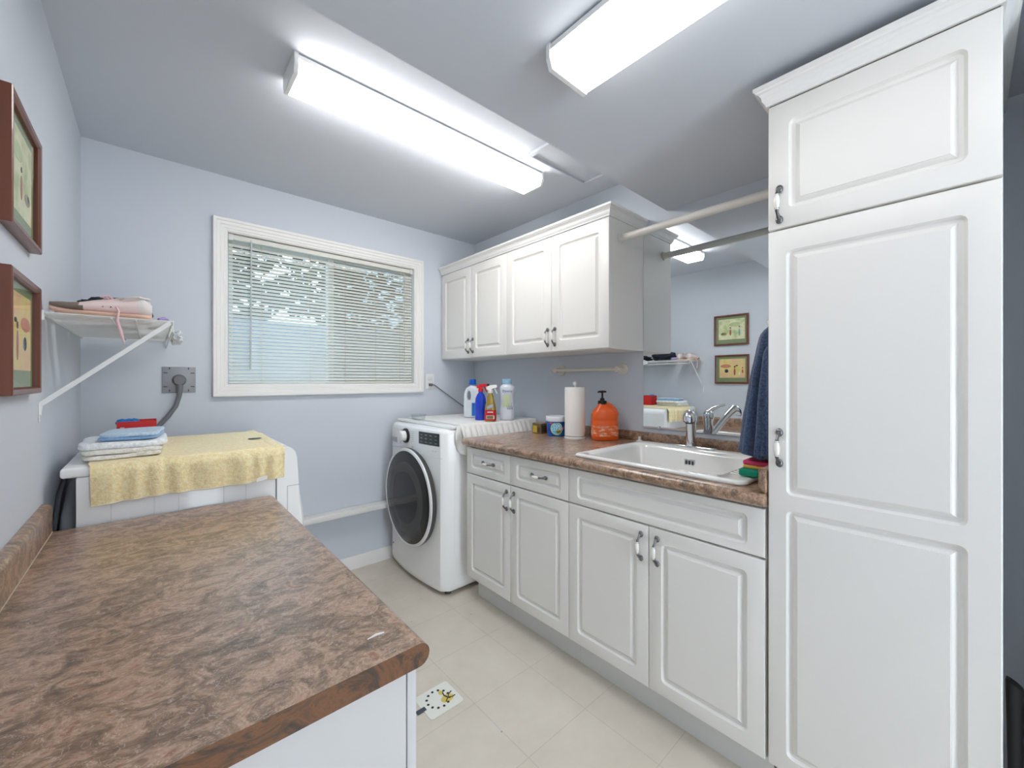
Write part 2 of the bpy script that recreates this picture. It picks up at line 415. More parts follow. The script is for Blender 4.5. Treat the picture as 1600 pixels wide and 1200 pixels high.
# outside: pale neighbouring wall, tree with gaps, ground
M_side = mat('pale_blue_siding', (98, 110, 124), .8)
M_leafm = mat('tree_leaf_green', (120, 150, 110), .7)
ramp_on(M_leafm, 3, [(.3, (20, 32, 20)), (.7, (40, 58, 36))])
M_bark = mat('brown_bark', (90, 74, 60), .9, bump=(30, .8, .01))
M_grass = mat('garden_grass', (110, 128, 86), .95, bump=(40, .6, .02))
b = MB(); b.box((-6, YB+.25, -.35), (12, 16, -.25)); o = b.build('lawn', M_grass); tag(o, 'green lawn outside beyond the window', 'lawn'); o['kind'] = 'structure'
b = MB()
for k in range(13):
    z = -.25+k*.17; b.loft([[(x, 5.6+dy, z+dz) for dy, dz in ((0, 0), (-.02, .004), (-.004, .17), (0, .17))] for x in (-3, 9)])
b.box((-3, 5.6, -.25), (9, 5.75, 1.97))
o = b.build('neighbouring_wall', M_side); tag(o, 'pale blue clapboard wall outside seen through the lower window blind', 'wall')
def tree():
    t = thing('tree', (2.2, 7.2, -.25), 'leafy green tree outside, sky glinting through it above the pale wall', 'tree')
    mb = MB(); mb.tube([(2.2, 7.2, -.25), (2.15, 7.2, 1.2), (2.3, 7.25, 2.4), (2.2, 7.3, 3.6)], [.16, .13, .1, .04], 10)
    mb.build('trunk', M_bark, t)
    mb = MB(); rnd = random.Random(3)
    for k in range(9000):
        x = rnd.uniform(-2.2, 6.6); z = rnd.uniform(1.3, 4.9); y = rnd.uniform(6.5, 8.0)
        if noise.noise(Vector((x*1.6, 0, z*1.6))) < -.34 + .05*(z-2.6): continue
        a = rnd.uniform(0, 2*PI); q = rnd.uniform(-1, 1); s = rnd.uniform(.08, .16)
        u = Vector((math.cos(a), math.sin(a)*.4, q)).normalized()*s; v = u.orthogonal().normalized()*s*.55
        c = Vector((x, y, z)); mb.ngon([c-u, c+v, c+u, c-v])
    f = mb.build('foliage', M_leafm, t); f['kind'] = 'stuff'
tree()

# ceiling hatch with frame
t = thing('ceiling_hatch', (1.61, 1.25, HC-.012), 'flat ceiling hatch panel with raised frame beside the dropped ceiling', 'hatch')
b = MB()
for lo, hi in (((1.385, 1.425), (1.835, 1.447)), ((1.385, 1.05), (1.835, 1.072)), ((1.385, 1.072), (1.407, 1.425)), ((1.813, 1.072), (1.835, 1.425))):
    b.box((lo[0], lo[1], HC-.015), (hi[0], hi[1], HC-.0002), .002, 1)
b.build('hatch_frame', M_ceil, t)
b = MB(); b.box((1.408, 1.073, HC-.004), (1.812, 1.424, HC-.0002)); b.build('hatch_panel', M_ceil, t)

# ------------------------------------------------------------------ fluorescent fixtures
def fixture(c, L, W, H, z, along, label, lens):
    """c centre (x,y), top at z; along 'X' or 'Y'"""
    t = thing('fluorescent_light', (c[0], c[1], z-H), label, 'ceiling light', None)
    def P(u, v, h):
        return (c[0]+u, c[1]+v, h) if along == 'X' else (c[0]+v, c[1]+u, h)
    def sec(u, sc=1.0, g=0):
        h = W/2*sc; pts = [(-h, z-.012), (-h, z-H*.62), (-h*.86, z-H+g), (h*.86, z-H+g), (h, z-H*.62), (h, z-.012)]
        return [P(u, v, q) for v, q in pts]
    mb = MB(); mb.loft([[P(u, v, q) for v, q in ((-W/2+.012, z-.0003), (-W/2-.001, z-.006), (-W/2-.001, z-.02), (W/2+.001, z-.02), (W/2+.001, z-.006), (W/2-.012, z-.0003))] for u in (-L/2+.012, L/2-.012)])
    mb.build('housing', M_white, t)
    mb = MB(); mb.loft([sec(-L/2+.013), sec(L/2-.013)]); mb.build('lens', lens, t, angle=20)
    for sgn in (-1, 1):
        mb = MB(); a = sgn*(L/2-.014); e = sgn*L/2
        def s2(u, gr):
            h = W/2+.002+gr; pts = [(-h, z-.0004), (-h, z-H*.62-.001), (-h*.87, z-H-.002-gr), (h*.87, z-H-.002-gr), (h, z-H*.62-.001), (h, z-.0004)]
            return [P(u, v, q) for v, q in pts]
        mb.loft([s2(a, .0005), s2(e-sgn*.002, .0005), s2(e, -.001)]); mb.build('end_cap', M_white, t, angle=20)
    return t
fixture((.969, 1.593), 1.218, .155, .068, HC, 'X', 'long lit fluorescent ceiling light parallel to the window wall', M_lens)
fixture((.852, .118), 1.225, .160, .063, HS, 'Y', 'lit fluorescent ceiling light cut off by the top of the photo', M_lens_dim)

# ------------------------------------------------------------------ cabinet parts
RINGS = [(0, 0, .016), (.0015, -.0025, .015), (.006, -.0075, .011), (.012, -.0092, .006), (.0145, -.0090, 0.0), (.024, -.0022, 0), (.0252, -.0020, 0), (.0262, -.0004, 0)]
def door_mesh(y0, y1, z0, z1, xf, panels, t=.019, bev=.003, rings=RINGS):
    """door facing -X, xf = outer face; panels = list of (y0,y1,z0,z1) groove outlines, bottom to top"""
    mb = MB(); N = 5
    def R(a, b_, c, d, r, x): return [(x, p, q) for p, q in rrect(a, b_, c, d, max(r, 0), N)]
    mb.loft([R(y0, y1, z0, z1, 0, xf+t), R(y0, y1, z0, z1, 0, xf+bev), R(y0+bev*.3, y1-bev*.3, z0+bev*.3, z1-bev*.3, 0, xf+bev*.3), R(y0+bev, y1-bev, z0+bev, z1-bev, 0, xf)], cap=False)
    mb.ngon([(xf+t, y0, z0), (xf+t, y1, z0), (xf+t, y1, z1), (xf+t, y0, z1)])
    cuts = [z0+bev]+[(a[3]+b_[2])/2 for a, b_ in zip(panels, panels[1:])]+[z1-bev]
    for (a, b_, c, d), c0, c1 in zip(panels, cuts, cuts[1:]):
        rr = [R(y0+bev, y1-bev, c0, c1, 0, xf)]
        for ins, dep, rad in rings: rr.append(R(a+ins, b_-ins, c+ins, d-ins, rad, xf-dep))
        mb.loft(rr, cap=False); last = rr[-1]
        ins = rings[-1][0]; x = xf-rings[-1][1]
        mb.ngon([(x, a+ins, c+ins), (x, b_-ins, c+ins), (x, b_-ins, d-ins), (x, a+ins, d-ins)])
    return mb
def handle(parent, x, y, z, vert=True, L=.105):
    """pewter pull with a porcelain grip, on a face at x facing -X, centre (y,z)"""
    mb = MB(); n = 22
    def P(u, out): return (x-out, y, z+u) if vert else (x-out, y+u, z)
    for sg in (-1, 1):
        # foot rosette
        foot = [(.0035, .0), (.0085, .001), (.0095, .004), (.007, .008), (.003, .010)]
        c = P(sg*(L/2-.009), 0)
        mb.lathe([(r, -h) for r, h in foot], c, axis='X', seg=14, sx=1 if vert else 1.25, sy=1.25 if vert else 1)
        pts = []; rad = []
        for k in range(9):
            s = k/8; u = L/2-.010-s*(L/2-.010-.017); out = .006+.021*math.sin(s*PI/2)**.8
            pts.append(P(sg*u, out)); rad.append(.0036+.0016*abs(math.cos(s*PI*1.1)) + (.0018 if s > .9 else 0))
        mb.tube(pts, rad, 10)
    mb.mi = 1; pts = []; rad = []
    for k in range(11):
        s = k/10-.5; pts.append(P(s*.042, .027+.002*math.cos(s*PI))); rad.append(.0052+.0030*math.cos(s*PI))
    mb.tube(pts, rad, 14)
    o = mb.build('handle', [M_pewter, M_porc], parent, angle=50); o['label'] = 'pewter handle with ivory porcelain grip'
    return o
def door(cab, y0, y1, z0, z1, xf, hand=None, name='door', panels=None, f=(.047, .048)):
    g = .0012
    a, b_ = y0+g, y1-g
    panels = panels or [(a+f[0], b_-f[0], z0+f[1], z1-f[1])]
    d = door_mesh(a, b_, z0+g, z1-g, xf, panels).build(name, M_cab, cab, angle=25)
    if hand: handle(d, xf, *hand)
    return d

# --- base cabinets on the right
ZB, ZT_ = .118, ZC-.040
YA0, YA1, YA2, YA3, YA4 = .387, .758, 1.132, 1.509, 1.884
def carcass(cab, y0, y1, z0, z1, xf, toe=True, name='body'):
    mb = MB(); mb.box((xf+.0195, y0+.0005, z0), (XR-.002, y1-.0005, z1), .001, 1)
    mb.build(name, M_cab, cab)
    if toe:
        mb = MB(); mb.box((1.418, y0+.0005, .0005), (XR-.03, y1-.0005, z0-.0005)); mb.build('toe_kick', M_toe, cab)
cab = thing('base_cabinet', (1.66, (YA2+YA4)/2, 0), 'white base cabinet with two drawers over two doors, next to the washing machine', 'cabinet')
carcass(cab, YA2, YA4, .135, ZT_-.001, XF)
for (a, b_) in ((YA3, YA4), (YA2, YA3)):
    d = door(cab, a, b_, .728, ZT_-.008, XF, name='drawer', f=(.044, .034), hand=((a+b_)/2-.012, .806, False))
door(cab, YA3, YA4, .140, .724, XF, hand=(YA3+.026, .646))
door(cab, YA2, YA3, .140, .724, XF, hand=(YA3-.028, .646))
cab = thing('sink_cabinet', (1.66, (YA0+YA2)/2, 0), 'white sink base cabinet with wide false drawer front over two doors', 'cabinet')
# open-topped carcass so that the sink bowl hangs in it
mb = MB()
mb.box((XF+.0195, YA0+.0005, .135), (XR-.002, YA0+.017, ZT_-.001)); mb.box((XF+.0195, YA2-.017, .135), (XR-.002, YA2-.0005, ZT_-.001))
mb.box((XF+.0195, YA0+.017, .135), (XR-.002, YA2-.017, .152)); mb.box((XR-.014, YA0+.017, .152), (XR-.002, YA2-.017, ZT_-.001))
mb.box((XF+.0195, YA0+.017, .70), (XF+.036, YA2-.017, ZT_-.001))
mb.build('body', M_cab, cab)
mb = MB(); mb.box((1.418, YA0+.0005, .0005), (XR-.03, YA2-.0005, .1345)); mb.build('toe_kick', M_toe, cab)
door(cab, YA0, YA2, .728, ZT_-.008, XF, name='false_front', f=(.046, .026))
door(cab, YA1, YA2, .140, .724, XF, hand=(YA1+.029, .645))
door(cab, YA0, YA1, .140, .724, XF, hand=(YA1-.034, .645))

# --- tall cabinet
TY0, TY1 = -.055, .381
cab = thing('tall_cabinet', (1.66, (TY0+TY1)/2, 0), 'tall white pantry cabinet with crown moulding, right of the sink', 'cabinet')
carcass(cab, TY0, TY1, .135, 2.052, XF)
door(cab, TY0, TY1, .140, 1.678, XF, hand=(TY1-.030, 1.058, True), panels=[(TY0+.05, TY1-.046, .186, .884), (TY0+.05, TY1-.046, .926, 1.616)])
door(cab, TY0, TY1, 1.682, 2.040, XF, hand=(TY1-.030, 1.750, True), panels=[(TY0+.05, TY1-.052, 1.732, 1.983)])
CR = [(-.004, 0), (.004, .0), (.005, .006), (.008, .010), (.012, .017), (.013, .026), (.018, .034), (.024, .037), (.026, .041), (.030, .043), (.030, .053), (-.004, .053)]
mb = MB()
mb.loft([[(XR-.003, TY1+p, 2.0425+z) for p, z in CR], [(XF-p, TY1+p, 2.0425+z) for p, z in CR], [(XF-p, TY0-p, 2.0425+z) for p, z in CR], [(XR-.003, TY0-p, 2.0425+z) for p, z in CR]])
mb.build('crown', M_trim, cab, angle=25)

# --- wall cupboards
UY = (1.158, 1.541, 1.926, 2.308, 2.690); UZ0, UZ1 = 1.407, 2.056
for k, (a, m_, b_) in enumerate(((UY[0], UY[1], UY[2]), (UY[2], UY[3], UY[4]))):
    cab = thing('wall_cabinet', (1.83, (a+b_)/2, UZ0), ('white two-door wall cabinet at the mirror end of the row', 'white two-door wall cabinet over the washing machine corner')[k], 'cabinet', None)
    mb = MB(); mb.box((XU+.0195, a+.0005, UZ0), (XR-.002, b_-.0005, UZ1), .001, 1); mb.build('body', M_cab, cab)
    door(cab, m_, b_, UZ0+.002, UZ1-.002, XU, hand=(m_+.027, 1.492), f=(.056, .06))
    door(cab, a, m_, UZ0+.002, UZ1-.002, XU, hand=(m_-.027, 1.492), f=(.056, .06))
mb = MB(); zc = UZ1+.0005
mb.loft([[(XU-p, UY[4], zc+z) for p, z in CR], [(XU-p, UY[0]-p, zc+z) for p, z in CR], [(XR-.003, UY[0]-p, zc+z) for p, z in CR]])
o = mb.build('crown_molding', M_trim, angle=25); tag(o, 'white crown moulding running along the top of the wall cabinets', 'moulding')

# --- right worktop with sink cut-out, backsplash, side splash
SX0, SX1, SY0, SY1 = 1.352, 1.912, .448, 1.128
def counter_front(mb, x_front, x_back, y0, y1, zt, th, sgn=1):
    """bullnose slab, front edge at x_front; sgn=+1 when the slab lies at +X of the edge"""
    r = th/2; ring = []
    for k in range(9):
        a = PI/2 + PI*k/8; ring.append((x_front + sgn*(r + math.cos(a)*r), zt-r+math.sin(a)*r))
    ring += [(x_back, zt-th), (x_back, zt)]
    mb.loft([[(x, y, z) for x, z in ring] for y in (y0, y1)])
t = thing('worktop', (1.65, 1.14, ZC-.04), 'brown stone-patterned worktop with the white sink in it', 'worktop')
mb = MB()
WY0, WY1 = .383, 1.886
counter_front(mb, 1.300, 1.372, WY0, WY1, ZC, .038)
mb.box((1.372, SY1-.02, ZC-.038), (XR-.001, WY1, ZC)); mb.box((1.372, WY0, ZC-.038), (XR-.001, SY0+.02, ZC)); mb.box((1.890, SY0+.02, ZC-.038), (XR-.001, SY1-.02, ZC))
mb.build('slab', M_lam, t)
mb = MB(); mb.box((XR-.020, WY0, ZC+.0003), (XR-.001, WY1, .972), .004); mb.build('backsplash', M_lam, t)
mb = MB(); mb.box((1.322, WY0, ZC+.0003), (XR-.021, WY0+.019, .990), .002); mb.build('side_splash', M_lam, t)

# --- sink
t = thing('kitchen_sink', ((SX0+SX1)/2, (SY0+SY1)/2, ZC), 'white porcelain drop-in laundry sink under the mirror', 'sink')
mb = MB()
def SR(i, r, z, dx0=0, dx1=0, dy0=0, dy1=0): return [(p, q, z) for p, q in rrect(SX0+i+dx0, SX1-i-dx1, SY0+i+dy0, SY1-i-dy1, r, 8)]
mb.loft([SR(.004, .03, ZC+.0003), SR(0, .034, ZC+.005), SR(.001, .034, ZC+.011), SR(.006, .032, ZC+.0145), SR(.014, .03, ZC+.015),
         SR(.03, .05, ZC+.0145, 0, .055, .055, 0), SR(.036, .05, ZC+.011, 0, .055, .055, 0), SR(.044, .052, ZC-.004, 0, .055, .055, 0),
         SR(.062, .06, ZC-.15, 0, .055, .055, 0), SR(.080, .06, ZC-.178, 0, .055, .055, 0), SR(.115, .06, ZC-.186, 0, .055, .055, 0)], cap=False)
mb.ngon(SR(.115, .06, ZC-.186, 0, .055, .055, 0))
mb.build('basin', M_sink, t, angle=50)
mb = MB()
for k in range(6):
    x = SX0+.10+k*.03; mb.box((x, SY0+.018, ZC+.0146), (x+.009, SY0+.078, ZC+.0175), .0014)
mb.build('soap_ridges', M_sink, t)
mb = MB(); ox = SX1-.055-.048
mb.box((ox-.0035, .80, ZC-.058), (ox+.004, .85, ZC-.028), .003); mb.mi = 1
for k in range(3): mb.box((ox-.005, .806+k*.014, ZC-.052), (ox-.003, .815+k*.014, ZC-.034))
mb.build('overflow_plate', [M_chrome, M_dark], t)
mb = MB(); mb.lathe([(.0, .003), (.03, .003), (.042, .001), (.044, 0)], (1.6, .80, ZC-.186), seg=24); mb.build('drain', M_chrome, t)

# --- faucet
fx, fy, fz = 1.888, .855, ZC+.0145
t = thing('faucet', (fx, fy, fz), 'chrome single-lever pull-out faucet behind the sink bowl', 'faucet')
mb = MB(); mb.loft([[(p, q, z) for p, q in rrect(fx-.024-i, fx+.024+i, .735-i, .985+i, .022, 6)] for i, z in ((0, fz+.0002), (0, fz+.004), (-.003, fz+.006))]); mb.build('base_plate', M_chrome, t)
mb = MB(); mb.lathe([(.026, .006), (.025, .02), (.0225, .06), (.0225, .11), (.025, .118), (.026, .135), (.0235, .150), (.016, .160), (.004, .163)], (fx, fy, fz), seg=24); mb.build('faucet_body', M_chrome, t, angle=50)
mb = MB(); mb.tube([(fx, fy, fz+.150), (fx-.02, fy-.012, fz+.168), (fx-.055, fy-.03, fz+.182), (fx-.085, fy-.045, fz+.189)], [.012, .010, .007, .0075], 12); mb.build('lever', M_chrome, t)
mb = MB()
mb.tube([(fx-.004, fy-.002, fz+.02), (fx-.03, fy-.012, fz+.05), (fx-.09, fy-.037, fz+.11), (fx-.125, fy-.052, fz+.142), (fx-.150, fy-.063, fz+.160)], [.015, .0165, .0155, .0165, .019], 20); mb.build('spout', M_chrome, t, angle=50)
mb = MB(); d = Vector((-.85, -.33, .10)).normalized()
p0 = Vector((fx-.148, fy-.062, fz+.160))
mb.tube([p0-d*.006, p0+d*.004, p0+d*.014, p0+d*.024+Vector((0, 0, -.006)), p0+d*.030+Vector((0, 0, -.016)), p0+d*.031+Vector((0, 0, -.030))], [.017, .0235, .0260, .0270, .0265, .0230], 20)
mb.mi = 1; e = p0+d*.031+Vector((0, 0, -.0305)); mb.tube([e, e+Vector((0, 0, -.003))-d*.0003], [.018, .017], 20)
mb.build('spray_head', [M_chrome, M_dark], t, angle=50)
# small soap-hole cap
mb = MB(); mb.lathe([(.0, .030), (.006, .029), (.0075, .018), (.006, .012), (.016, .008), (.020, .002), (.0205, 0)], (1.935, 1.150, ZC+.0002), seg=20)
o = mb.build('drain_stopper', M_porc, angle=50); tag(o, 'small ivory knobbed stopper on the worktop behind the sink corner', 'stopper')

# --- mirror
t = thing('wall_mirror', (XR-.003, .77, 1.0), 'large frameless wall mirror behind the sink', 'mirror')
mb = MB(); mb.box((XR-.006, .383, 1.000), (XR-.001, 1.1565, 2.036)); mb.build('mirror_glass', M_mirror, t)
mb = MB(); mb.box((XR-.0085, .383, .996), (XR-.0008, 1.1565, .9998)); mb.box((XR-.0085, .383, .9998), (XR-.0068, 1.1565, 1.0035)); mb.build('bottom_channel', M_chrome, t)
mb = MB(); mb.box((XR-.011, 1.06, .990), (XR-.0086, 1.072, 1.008), .001); mb.build('mirror_clip', M_chrome, t)

# --- closet rod
t = thing('closet_rod', (1.765, .77, 1.95), 'thick white hanging rod between wall cabinet and tall cabinet', 'rod')
mb = MB(); mb.cyl((1.765, .3845, 1.966), (1.765, 1.1555, 1.966), .0175, 24); mb.build('pole', M_rod, t)
for y in (.3815, 1.150):
    mb = MB(); mb.cyl((1.765, y, 1.966), (1.765, y+.0065, 1.966), .024, 20); mb.build('end_socket', M_rod, t)

# --- towel bar
t = thing('towel_bar', (1.955, 1.50, 1.29), 'off-white towel bar with round flanges under the wall cabinets', 'towel bar')
M_ivory = mat('ivory_plastic', (226, 221, 208), .35)
mb = MB(); mb.cyl((1.932, 1.262, 1.312), (1.932, 1.772, 1.312), .0095, 16); mb.build('bar', M_ivory, t)
for y in (1.287, 1.742):
    mb = MB(); mb.lathe([(.034, 0), (.034, .006), (.029, .012), (.019, .016), (.0165, .03), (.0165, .048), (.0175, .055), (.016, .068), (.004, .072)][::1], (XR-.0006, y, 1.312), axis='X', seg=24)
    for v in mb.bm.verts: v.co.x = 2*(XR-.0006)-v.co.x
    mb.build('flange', M_ivory, t, angle=50)

# ------------------------------------------------------------------ washing machine
WYa, WYb = 1.975, 2.665; WC = (WYa+WYb)/2; WX = 1.246
def wfront(y, bulge=.034): return WX - bulge*(1-((y-WC)/((WYb-WYa)/2))**2)
def wsec(z, ins=0, xb=1.965, r=.035):
    pts = [(xb, WYb-ins), (xb, WYa+ins)]
    ys = []
    n = 20
    for k in range(n+1):
        y = WYa+ins + (WYb-WYa-2*ins)*k/n
        e = min(y-WYa-ins, WYb-ins-y)
        add = 0
        if e < r: add = r - math.sqrt(max(r*r-(r-e)**2, 0))
        pts.append((wfront(y)+ins+add, y))
    # finer corners
    return [(x, y, z) for x, y in pts]
t = thing('washing_machine', (1.6, WC, 0), 'white front-load washing machine with dark round door in the corner', 'washing machine')
mb = MB()
secs = [(.022, .020), (.028, .006), (.04, .001), (.06, 0), (.30, 0), (.60, 0), (.80, 0), (.93, 0), (.948, .003), (.958, .010), (.963, .022)]
mb.loft([wsec(z, i) for z, i in secs]); mb.build('body', M_white, t, angle=40)
mb = MB(); mb.box((1.292, WYa+.004, .9635), (1.975, WYb-.004, .983), .006, 3); mb.build('top_panel', M_white, t)
for x, y in ((1.30, WYa+.05), (1.30, WYb-.05), (1.92, WYa+.05), (1.92, WYb-.05)):
    mb = MB(); mb.cyl((x, y, .0003), (x, y, .024), .02, 12); mb.build('foot', M_dark, t)
# console seam ribbon following the front
def fr(y, z, out=.0): return (wfront(y)-out, y, z)
mb = MB(); pts = []
def seam(y):
    s = (y-WYa)/(WYb-WYa); return .798 + .022*math.exp(-((s-.62)/.22)**2)
for k in range(29):
    y = WYa+.022+(WYb-WYa-.044)*k/28; pts.append((wfront(y)+.0005+(.035-math.sqrt(max(.035**2-(.035-min(y-WYa, WYb-y, .035))**2, 0))), y, seam(y)))
mb.tube(pts, .0022, 6); mb.build('console_seam', M_enam2, t)
# display, knob, drawer front
mb = MB()
mb.grid(lambda u, v: fr(2.018+u*(2.214-2.018), .866+v*.073, .0012), 8, 2, .002); mb.mi = 1
for i in range(4):
    for j in range(3):
        y = 2.036+i*.046; z = .877+j*.021
        mb.grid(lambda u, v: fr(y+u*.022, z+v*.006, .0026), 2, 1, .0004)
M_disp = mat('dark_display', (38, 46, 46), .12, coat=.4)
M_glyph = mat('display_glyph_grey', (120, 134, 134), .4)
mb.build('display', [M_disp, M_glyph], t)
M_ring = mat('soft_white_ring', (236, 236, 234), .2, coat=.4)
mb = MB(); kx = wfront(2.375)
mb.lathe([(.046, .001), (.046, -.010), (.042, -.013)], (kx, 2.375, .897), axis='X', seg=36); mb.mi = 1
mb.lathe([(.033, -.0135), (.032, -.042), (.027, -.046), (.001, -.046)], (kx, 2.375, .897), axis='X', seg=36)
mb.build('program_knob', [M_black, M_ring], t)
mb = MB(); mb.grid(lambda u, v: fr(2.525+u*(2.645-2.525), .835+v*.035*(1-.25*u), .0012), 8, 2, .002)
mb.build('detergent_drawer', mat('grey_drawer_slot', (176, 176, 176), .4), t)
for y, z in ((2.29, .835), (2.47, .84), (2.60, .925), (2.52, .925), (2.44, .925), (2.05, .835), (2.075, .833)):
    mb = MB(); c = fr(y, z); mb.lathe([(.008 if z < .9 and y > 2.2 else .0035, .001), (.008 if z < .9 and y > 2.2 else .0035, -.002)], c, axis='X', seg=12)
    mb.build('button', mat('button_grey', (196, 196, 196), .3), t)
for y0 in (2.275, 2.435):
    mb = MB()
    for k in range(6): mb.grid(lambda u, v: fr(y0+u*.03, .868+k*.012+v*.0016, .0006), 2, 1, .0003)
    mb.build('program_print', mat('print_grey', (140, 140, 142), .5), t)
# door (axis X)
dc = (1.222, WC, .522)
mb = MB(); mb.lathe([(.290, .006), (.300, -.002), (.304, -.020), (.303, -.030)], dc, axis='X', seg=72, cap=False)
dr = mb.build('door', mat('graphite_rim', (70, 70, 68), .3), t)
mb = MB(); mb.lathe([(.303, -.030), (.300, -.036), (.292, -.040), (.286, -.040), (.284, -.036)], dc, axis='X', seg=72, cap=False); o = mb.build('trim_ring', M_ring, dr); o['label'] = 'white trim ring'
mb = MB(); mb.lathe([(.2845, -.036), (.27, -.040), (.22, -.046), (.218, -.0462), (.16, -.0495), (.08, -.052), (.002, -.0525)], dc, axis='X', seg=72)
for f in mb.bm.faces:
    r = math.hypot(f.calc_center_median().y-dc[1], f.calc_center_median().z-dc[2])
    f.material_index = 1 if .165 < r < .219 else 0
M_dglass = mat('smoked_door_glass', (44, 44, 41), .05); M_dglass2 = mat('smoked_door_glass_rim', (66, 65, 61), .07)
for m_ in (M_dglass, M_dglass2): m_.node_tree.nodes['Principled BSDF'].inputs['Specular IOR Level'].default_value = .35
o = mb.build('door_glass', [M_dglass, M_dglass2], dr, angle=60)
mb = MB()
mb.box((1.40, WYa-.0012, .30), (1.47, WYa+.001, .318), .0005); mb.build('side_grip', M_enam2, t)
mb = MB()
mb.tube([(1.315, WYa, .76), (1.315, WYa, .25), (1.33, WYa, .13), (1.37, WYa, .10), (1.60, WYa, .10), (1.63, WYa, .13), (1.63, WYa, .76)], .0015, 6); mb.build('side_embossing', M_white, t)
mb = MB(); mb.box((1.225-.0015, 2.585, .142), (1.23, 2.593, .150), .001); mb.build('indicator_dot', mat('print_dot', (120, 120, 120), .5), t)

# white cloth on the washer, pleated where it drops beside the worktop
def cloth_fn(u, v):
    x = 1.345 + u*.625
    L = v*1.02
    flat = .66
    if L < flat:
        y = 2.62-L*(2.62-1.968)/flat; z = .9865 + .0005*noise.noise(Vector((x*14, y*14, 0)))
        return (x, y, z + .0015*max(0, noise.noise(Vector((x*9, y*9, 3)))))
    s = (L-flat)/(1.02-flat); s = min(s, .36)*1.0 + max(0, s-.36)*.1
    ph = math.sin(x*150+.8*math.sin(x*21)); amp = .009*min(1, s*4)
    y = 1.968 - .04*math.sin(min(s*4, PI/2)) - amp*ph
    z = .9885 - s*.26*(1+.05*ph)
    return (x + .006*math.sin(x*40)*s, max(y, 1.905), z)
mb = MB(); mb.grid(cloth_fn, 110, 60, .003)
wc = mb.build('washer_cloth', M_wcloth, angle=80); tag(wc, 'white cloth spread on the washing machine, pleated along the worktop', 'cloth')
mb = MB()
def flap(u, v):
    a = (1.31+.07*v*(.3+.7*u), 1.9715, .985)
    z = .984 - u*(.155+.03*v); x = 1.322 + v*(.060+.02*math.sin(u*3)) - .022*math.sin(u*PI)*(1-v) + .008*u
    y = 1.9675 - .018*u**.5 - .010*math.sin(v*7+u*4)*u - (.006*v)
    return (x, y, z)
mb.grid(flap, 20, 14, .003); o = mb.build('corner_flap', M_wcloth, wc, angle=80)

# ------------------------------------------------------------------ dryer
t = thing('dryer', (.14, 2.18, 0), 'white clothes dryer in the left corner under the wire shelf', 'dryer')
DY0, DY1 = 1.842, 2.525
mb = MB(); mb.box((-.178, DY0+.003, .02), (.372, DY1-.003, .9445), .004); mb.build('body', M_white, t)
mb = MB(); mb.box((-.212, DY0, .945), (.386, DY1, .977), .009, 3); mb.build('top_panel', M_white, t)
mb = MB()
fp = [(.3735, .02), (.428, .02), (.445, .06), (.456, .40), (.459, .62), (.456, .80), (.453, .86), (.449, .93), (.443, .955), (.430, .970), (.410, .979), (.3875, .982), (.3875, .9445), (.3735, .9445)]
mb.loft([[(x, y, z) for x, z in fp] for y in (DY0, DY1)]); mb.build('front_panel', M_white, t, angle=35)
mb = MB(); mb.box((.412, DY0-.0008, .02), (.4135, DY0+.002, .818)); mb.box((.412, DY0-.0008, .817), (.4575, DY0+.002, .8185)); mb.box((.374, DY0-.0006, .02), (.3755, DY0+.002, .93))
mb.build('panel_seam', mat('seam_shadow_grey', (150, 150, 150), .6), t)
mb = MB()
for x in (-.10, .005, .07, .20, .27): mb.box((x, DY0+.0012, .05), (x+.003, DY0+.004, .93), .0008, 1)
mb.build('side_ribs', M_white, t)
dc2 = (.452, 2.18, .55)
mb = MB(); mb.lathe([(.300, 0), (.306, .012), (.300, .030), (.286, .040), (.262, .036)], dc2, axis='X', seg=64, cap=False); dd = mb.build('door', M_ring, t)
mb = MB(); mb.lathe([(.262, .036), (.24, .030), (.12, .036), (.001, .038)], dc2, axis='X', seg=64); o = mb.build('door_glass', M_dglass, dd)
mb = MB(); mb.lathe([(.026, 0), (.026, .014), (.022, .018), (.001, .018)], (.452, 2.18, .895), axis='X', seg=24); mb.build('program_knob', M_ring, t)
mb = MB(); mb.box((.4505, 2.27, .875), (.4535, 2.40, .915), .001); mb.build('display', M_disp, t)
for x, y in ((-.12, 1.9), (-.12, 2.46), (.30, 1.9), (.30, 2.46)):
    mb = MB(); mb.cyl((x, y, .0003), (x, y, .021), .02, 12); mb.build('foot', M_dark, t)
# hoses behind it
M_hose = mat('dull_grey_hose', (150, 153, 156), .6)
mb = MB(); mb.tube([(-.207, 2.36, .90), (-.205, 2.10, .87), (-.205, 1.96, .80), (-.207, 1.90, .70), (-.207, 1.90, .45), (-.207, 2.0, .1)], .018, 12)
o = mb.build('water_hose', M_hose); tag(o, 'thick grey hose dropping between dryer and left wall', 'hose')
mb = MB(); mb.tube([(-.236, 1.86, .50), (-.236, 1.90, .62), (-.236, 1.96, .76), (-.236, 2.05, .86), (-.236, 2.2, .90)], .0065, 10)
o = mb.build('thin_hose', M_cord); tag(o, 'thinner dark grey hose rising behind the dryer', 'hose')

